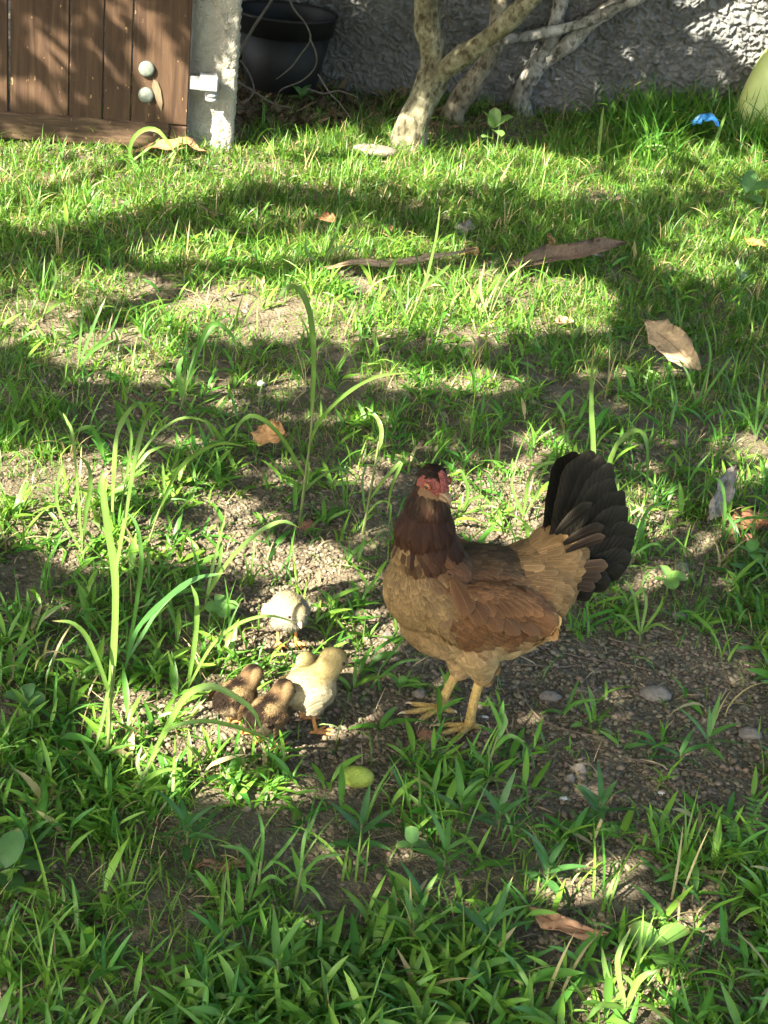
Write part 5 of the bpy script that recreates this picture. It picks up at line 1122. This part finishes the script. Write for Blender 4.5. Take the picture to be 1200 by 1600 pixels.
# broad-leaved creeping grass: shoots of several lance-shaped leaves
x, y, px, py = scatter(30000, -1.2, 1.4, 1.25, 4.6)
cl = fbm(x, y, 5, 2, 85); dens = (1 - bare(px, py)) * sstep(.25, .58, cl) * np.interp(py, [350, 600, 900, 1180, 1300, 1650], [.05, .12, .35, .55, 1, 1])
dens = np.maximum(dens, .015 * (py > 500)); k = (px > -220) & (px < 1420) & (py < 1800) & (rng.random(len(x)) < dens); x, y, px, py = x[k], y[k], px[k], py[k]
xs, ys, azs, zo, Ls, t0s, cs = [], [], [], [], [], [], []
cc = gcol(len(x), x, y, .02) * np.array([1.1, 1.12, 1.15])
for i in range(len(x)):
    q = random.randint(3, 7); a0 = random.uniform(0, 6.28); la = random.uniform(0, 6.28); hgt = random.uniform(.006, .035)
    for j in range(q):
        u = j / q; xs.append(x[i] + math.cos(la) * hgt * u * .9); ys.append(y[i] + math.sin(la) * hgt * u * .9); azs.append(a0 + j * 2.4 + random.uniform(-.3, .3)); zo.append(hgt * u); Ls.append(random.uniform(.016, .058) if random.random() < .85 else random.uniform(.05, .075)); t0s.append(1.3 - .75 * u + random.uniform(-.25, .2)); cs.append(cc[i])
n = len(xs); xs, ys, azs, zo, Ls, t0s, cs = map(np.array, (xs, ys, azs, zo, Ls, t0s, cs))
V, F, C = blades(xs, ys, azs, Ls, Ls * rng.uniform(.045, .11, n), t0s, rng.uniform(.1, .8, n), 5, cs * rng.uniform(.85, 1.15, (n, 1)), zoff=zo, three=True, tipw=1)
tag(mesh_np('creeping_grass', V, F, M['grass'], None, True, C), 'broad-leaved creeping grass covering the near lawn', 'grass', kind='stuff')
# medium loose blades, taller tufts
x, y, px, py = scatter(2600, -1.6, 1.8, 1.25, 6.3)
k = (px > -220) & (px < 1420) & (py < 1800) & (rng.random(len(x)) < (1 - bare(px, py)) * np.interp(py, [150, 500, 900, 1600], [.5, .75, .8, .55])); x, y, px, py = x[k], y[k], px[k], py[k]
rep = rng.integers(3, 8, len(x)); xi = np.repeat(np.arange(len(x)), rep); n = len(xi)
xs = x[xi] + rng.normal(0, .008, n); ys = y[xi] + rng.normal(0, .008, n); cm = gcol(len(x), x, y)[xi]
V, F, C = blades(xs, ys, rng.uniform(0, 6.28, n), rng.uniform(.05, .13, n), rng.uniform(.0014, .0030, n), np.abs(rng.normal(.25, .2, n)), rng.uniform(.2, 1.8, n), 6, cm * rng.uniform(.9, 1.15, (n, 1)), three=True)
tag(mesh_np('tuft_grass', V, F, M['grass'], None, True, C), 'loose taller tufts of grass scattered through the lawn', 'grass', kind='stuff')
# long rank grass against the wall on the right
n = 2600; gxr = rng.uniform(880, 1290, n); gyr = rng.uniform(120, 262, n); kk = ~((np.abs(gxr - 1102) < 42) & (gyr > 178)) & (rng.random(n) < sstep(900, 1080, gxr) * np.interp(gyr, [120, 175, 262], [.9, 1, .35])); q = np.array([G(a, b_) for a, b_ in zip(gxr[kk], gyr[kk])]); n = len(q)
q[:, 1] = np.minimum(q[:, 1], 6.34 - .2 * rng.random(n) ** 2)
rep = rng.integers(2, 5, n); xi = np.repeat(np.arange(n), rep); n = len(xi)
xs = q[xi, 0] + rng.normal(0, .015, n); ys = np.minimum(q[xi, 1] + rng.normal(0, .015, n), 6.35)
V, F, C = blades(xs, ys, rng.uniform(0, 6.28, n), rng.uniform(.09, .26, n), rng.uniform(.002, .0045, n), np.abs(rng.normal(.2, .2, n)), rng.uniform(.3, 1.9, n), 6, gcol(n, xs, ys) * np.array([.8, .9, .9]), three=True)
tag(mesh_np('rank_grass', V, F, M['grass'], None, True, C), 'long dark rank grass against the wall at the right', 'grass', kind='stuff')
# brown leaf litter in the shade under the pot and trunks
n = 1500; q = np.array([G(a, b_) for a, b_ in zip(rng.uniform(370, 800, n), rng.uniform(118, 205, n))]); q = q[(q[:, 1] < 6.36) & (rng.random(n) < np.interp(proj(q)[0], [370, 620, 800], [1, .8, .3]))]; n = len(q)
V, F, C = blades(q[:, 0], q[:, 1], rng.uniform(0, 6.28, n), rng.uniform(.03, .09, n), rng.uniform(.003, .014, n), rng.uniform(1.0, 1.6, n), rng.uniform(-.5, .6, n), 4, np.array([.11, .075, .045]) * rng.uniform(.5, 1.7, (n, 1)), zoff=.008, three=True, tipw=1)
tag(mesh_np('leaf_litter', V, F, M['dry'], None, True, C), 'brown leaf litter in the shade under the pot and trunks', 'leaf litter', kind='stuff')
# straw and root litter on the soil
x, y, px, py = scatter(9000, -1.4, 1.6, 1.25, 6.35); k = (px > -200) & (px < 1400) & (py < 1780); x, y, px, py = x[k], y[k], px[k], py[k]; n = len(x)
c = np.where(rng.random((n, 1)) < .5, np.array([[.36, .28, .17]]), np.array([[.16, .12, .08]])) * rng.uniform(.6, 1.25, (n, 1))
V, F, C = blades(x, y, rng.uniform(0, 6.28, n), rng.uniform(.012, .06, n), rng.uniform(.0006, .0014, n), rng.uniform(1.2, 1.6, n), rng.uniform(-.4, .5, n), 4, c, zoff=.006)
tag(mesh_np('straw_litter', V, F, M['straw'], None, True, C), 'dry straw and rootlets littering the soil', 'straw', kind='stuff')
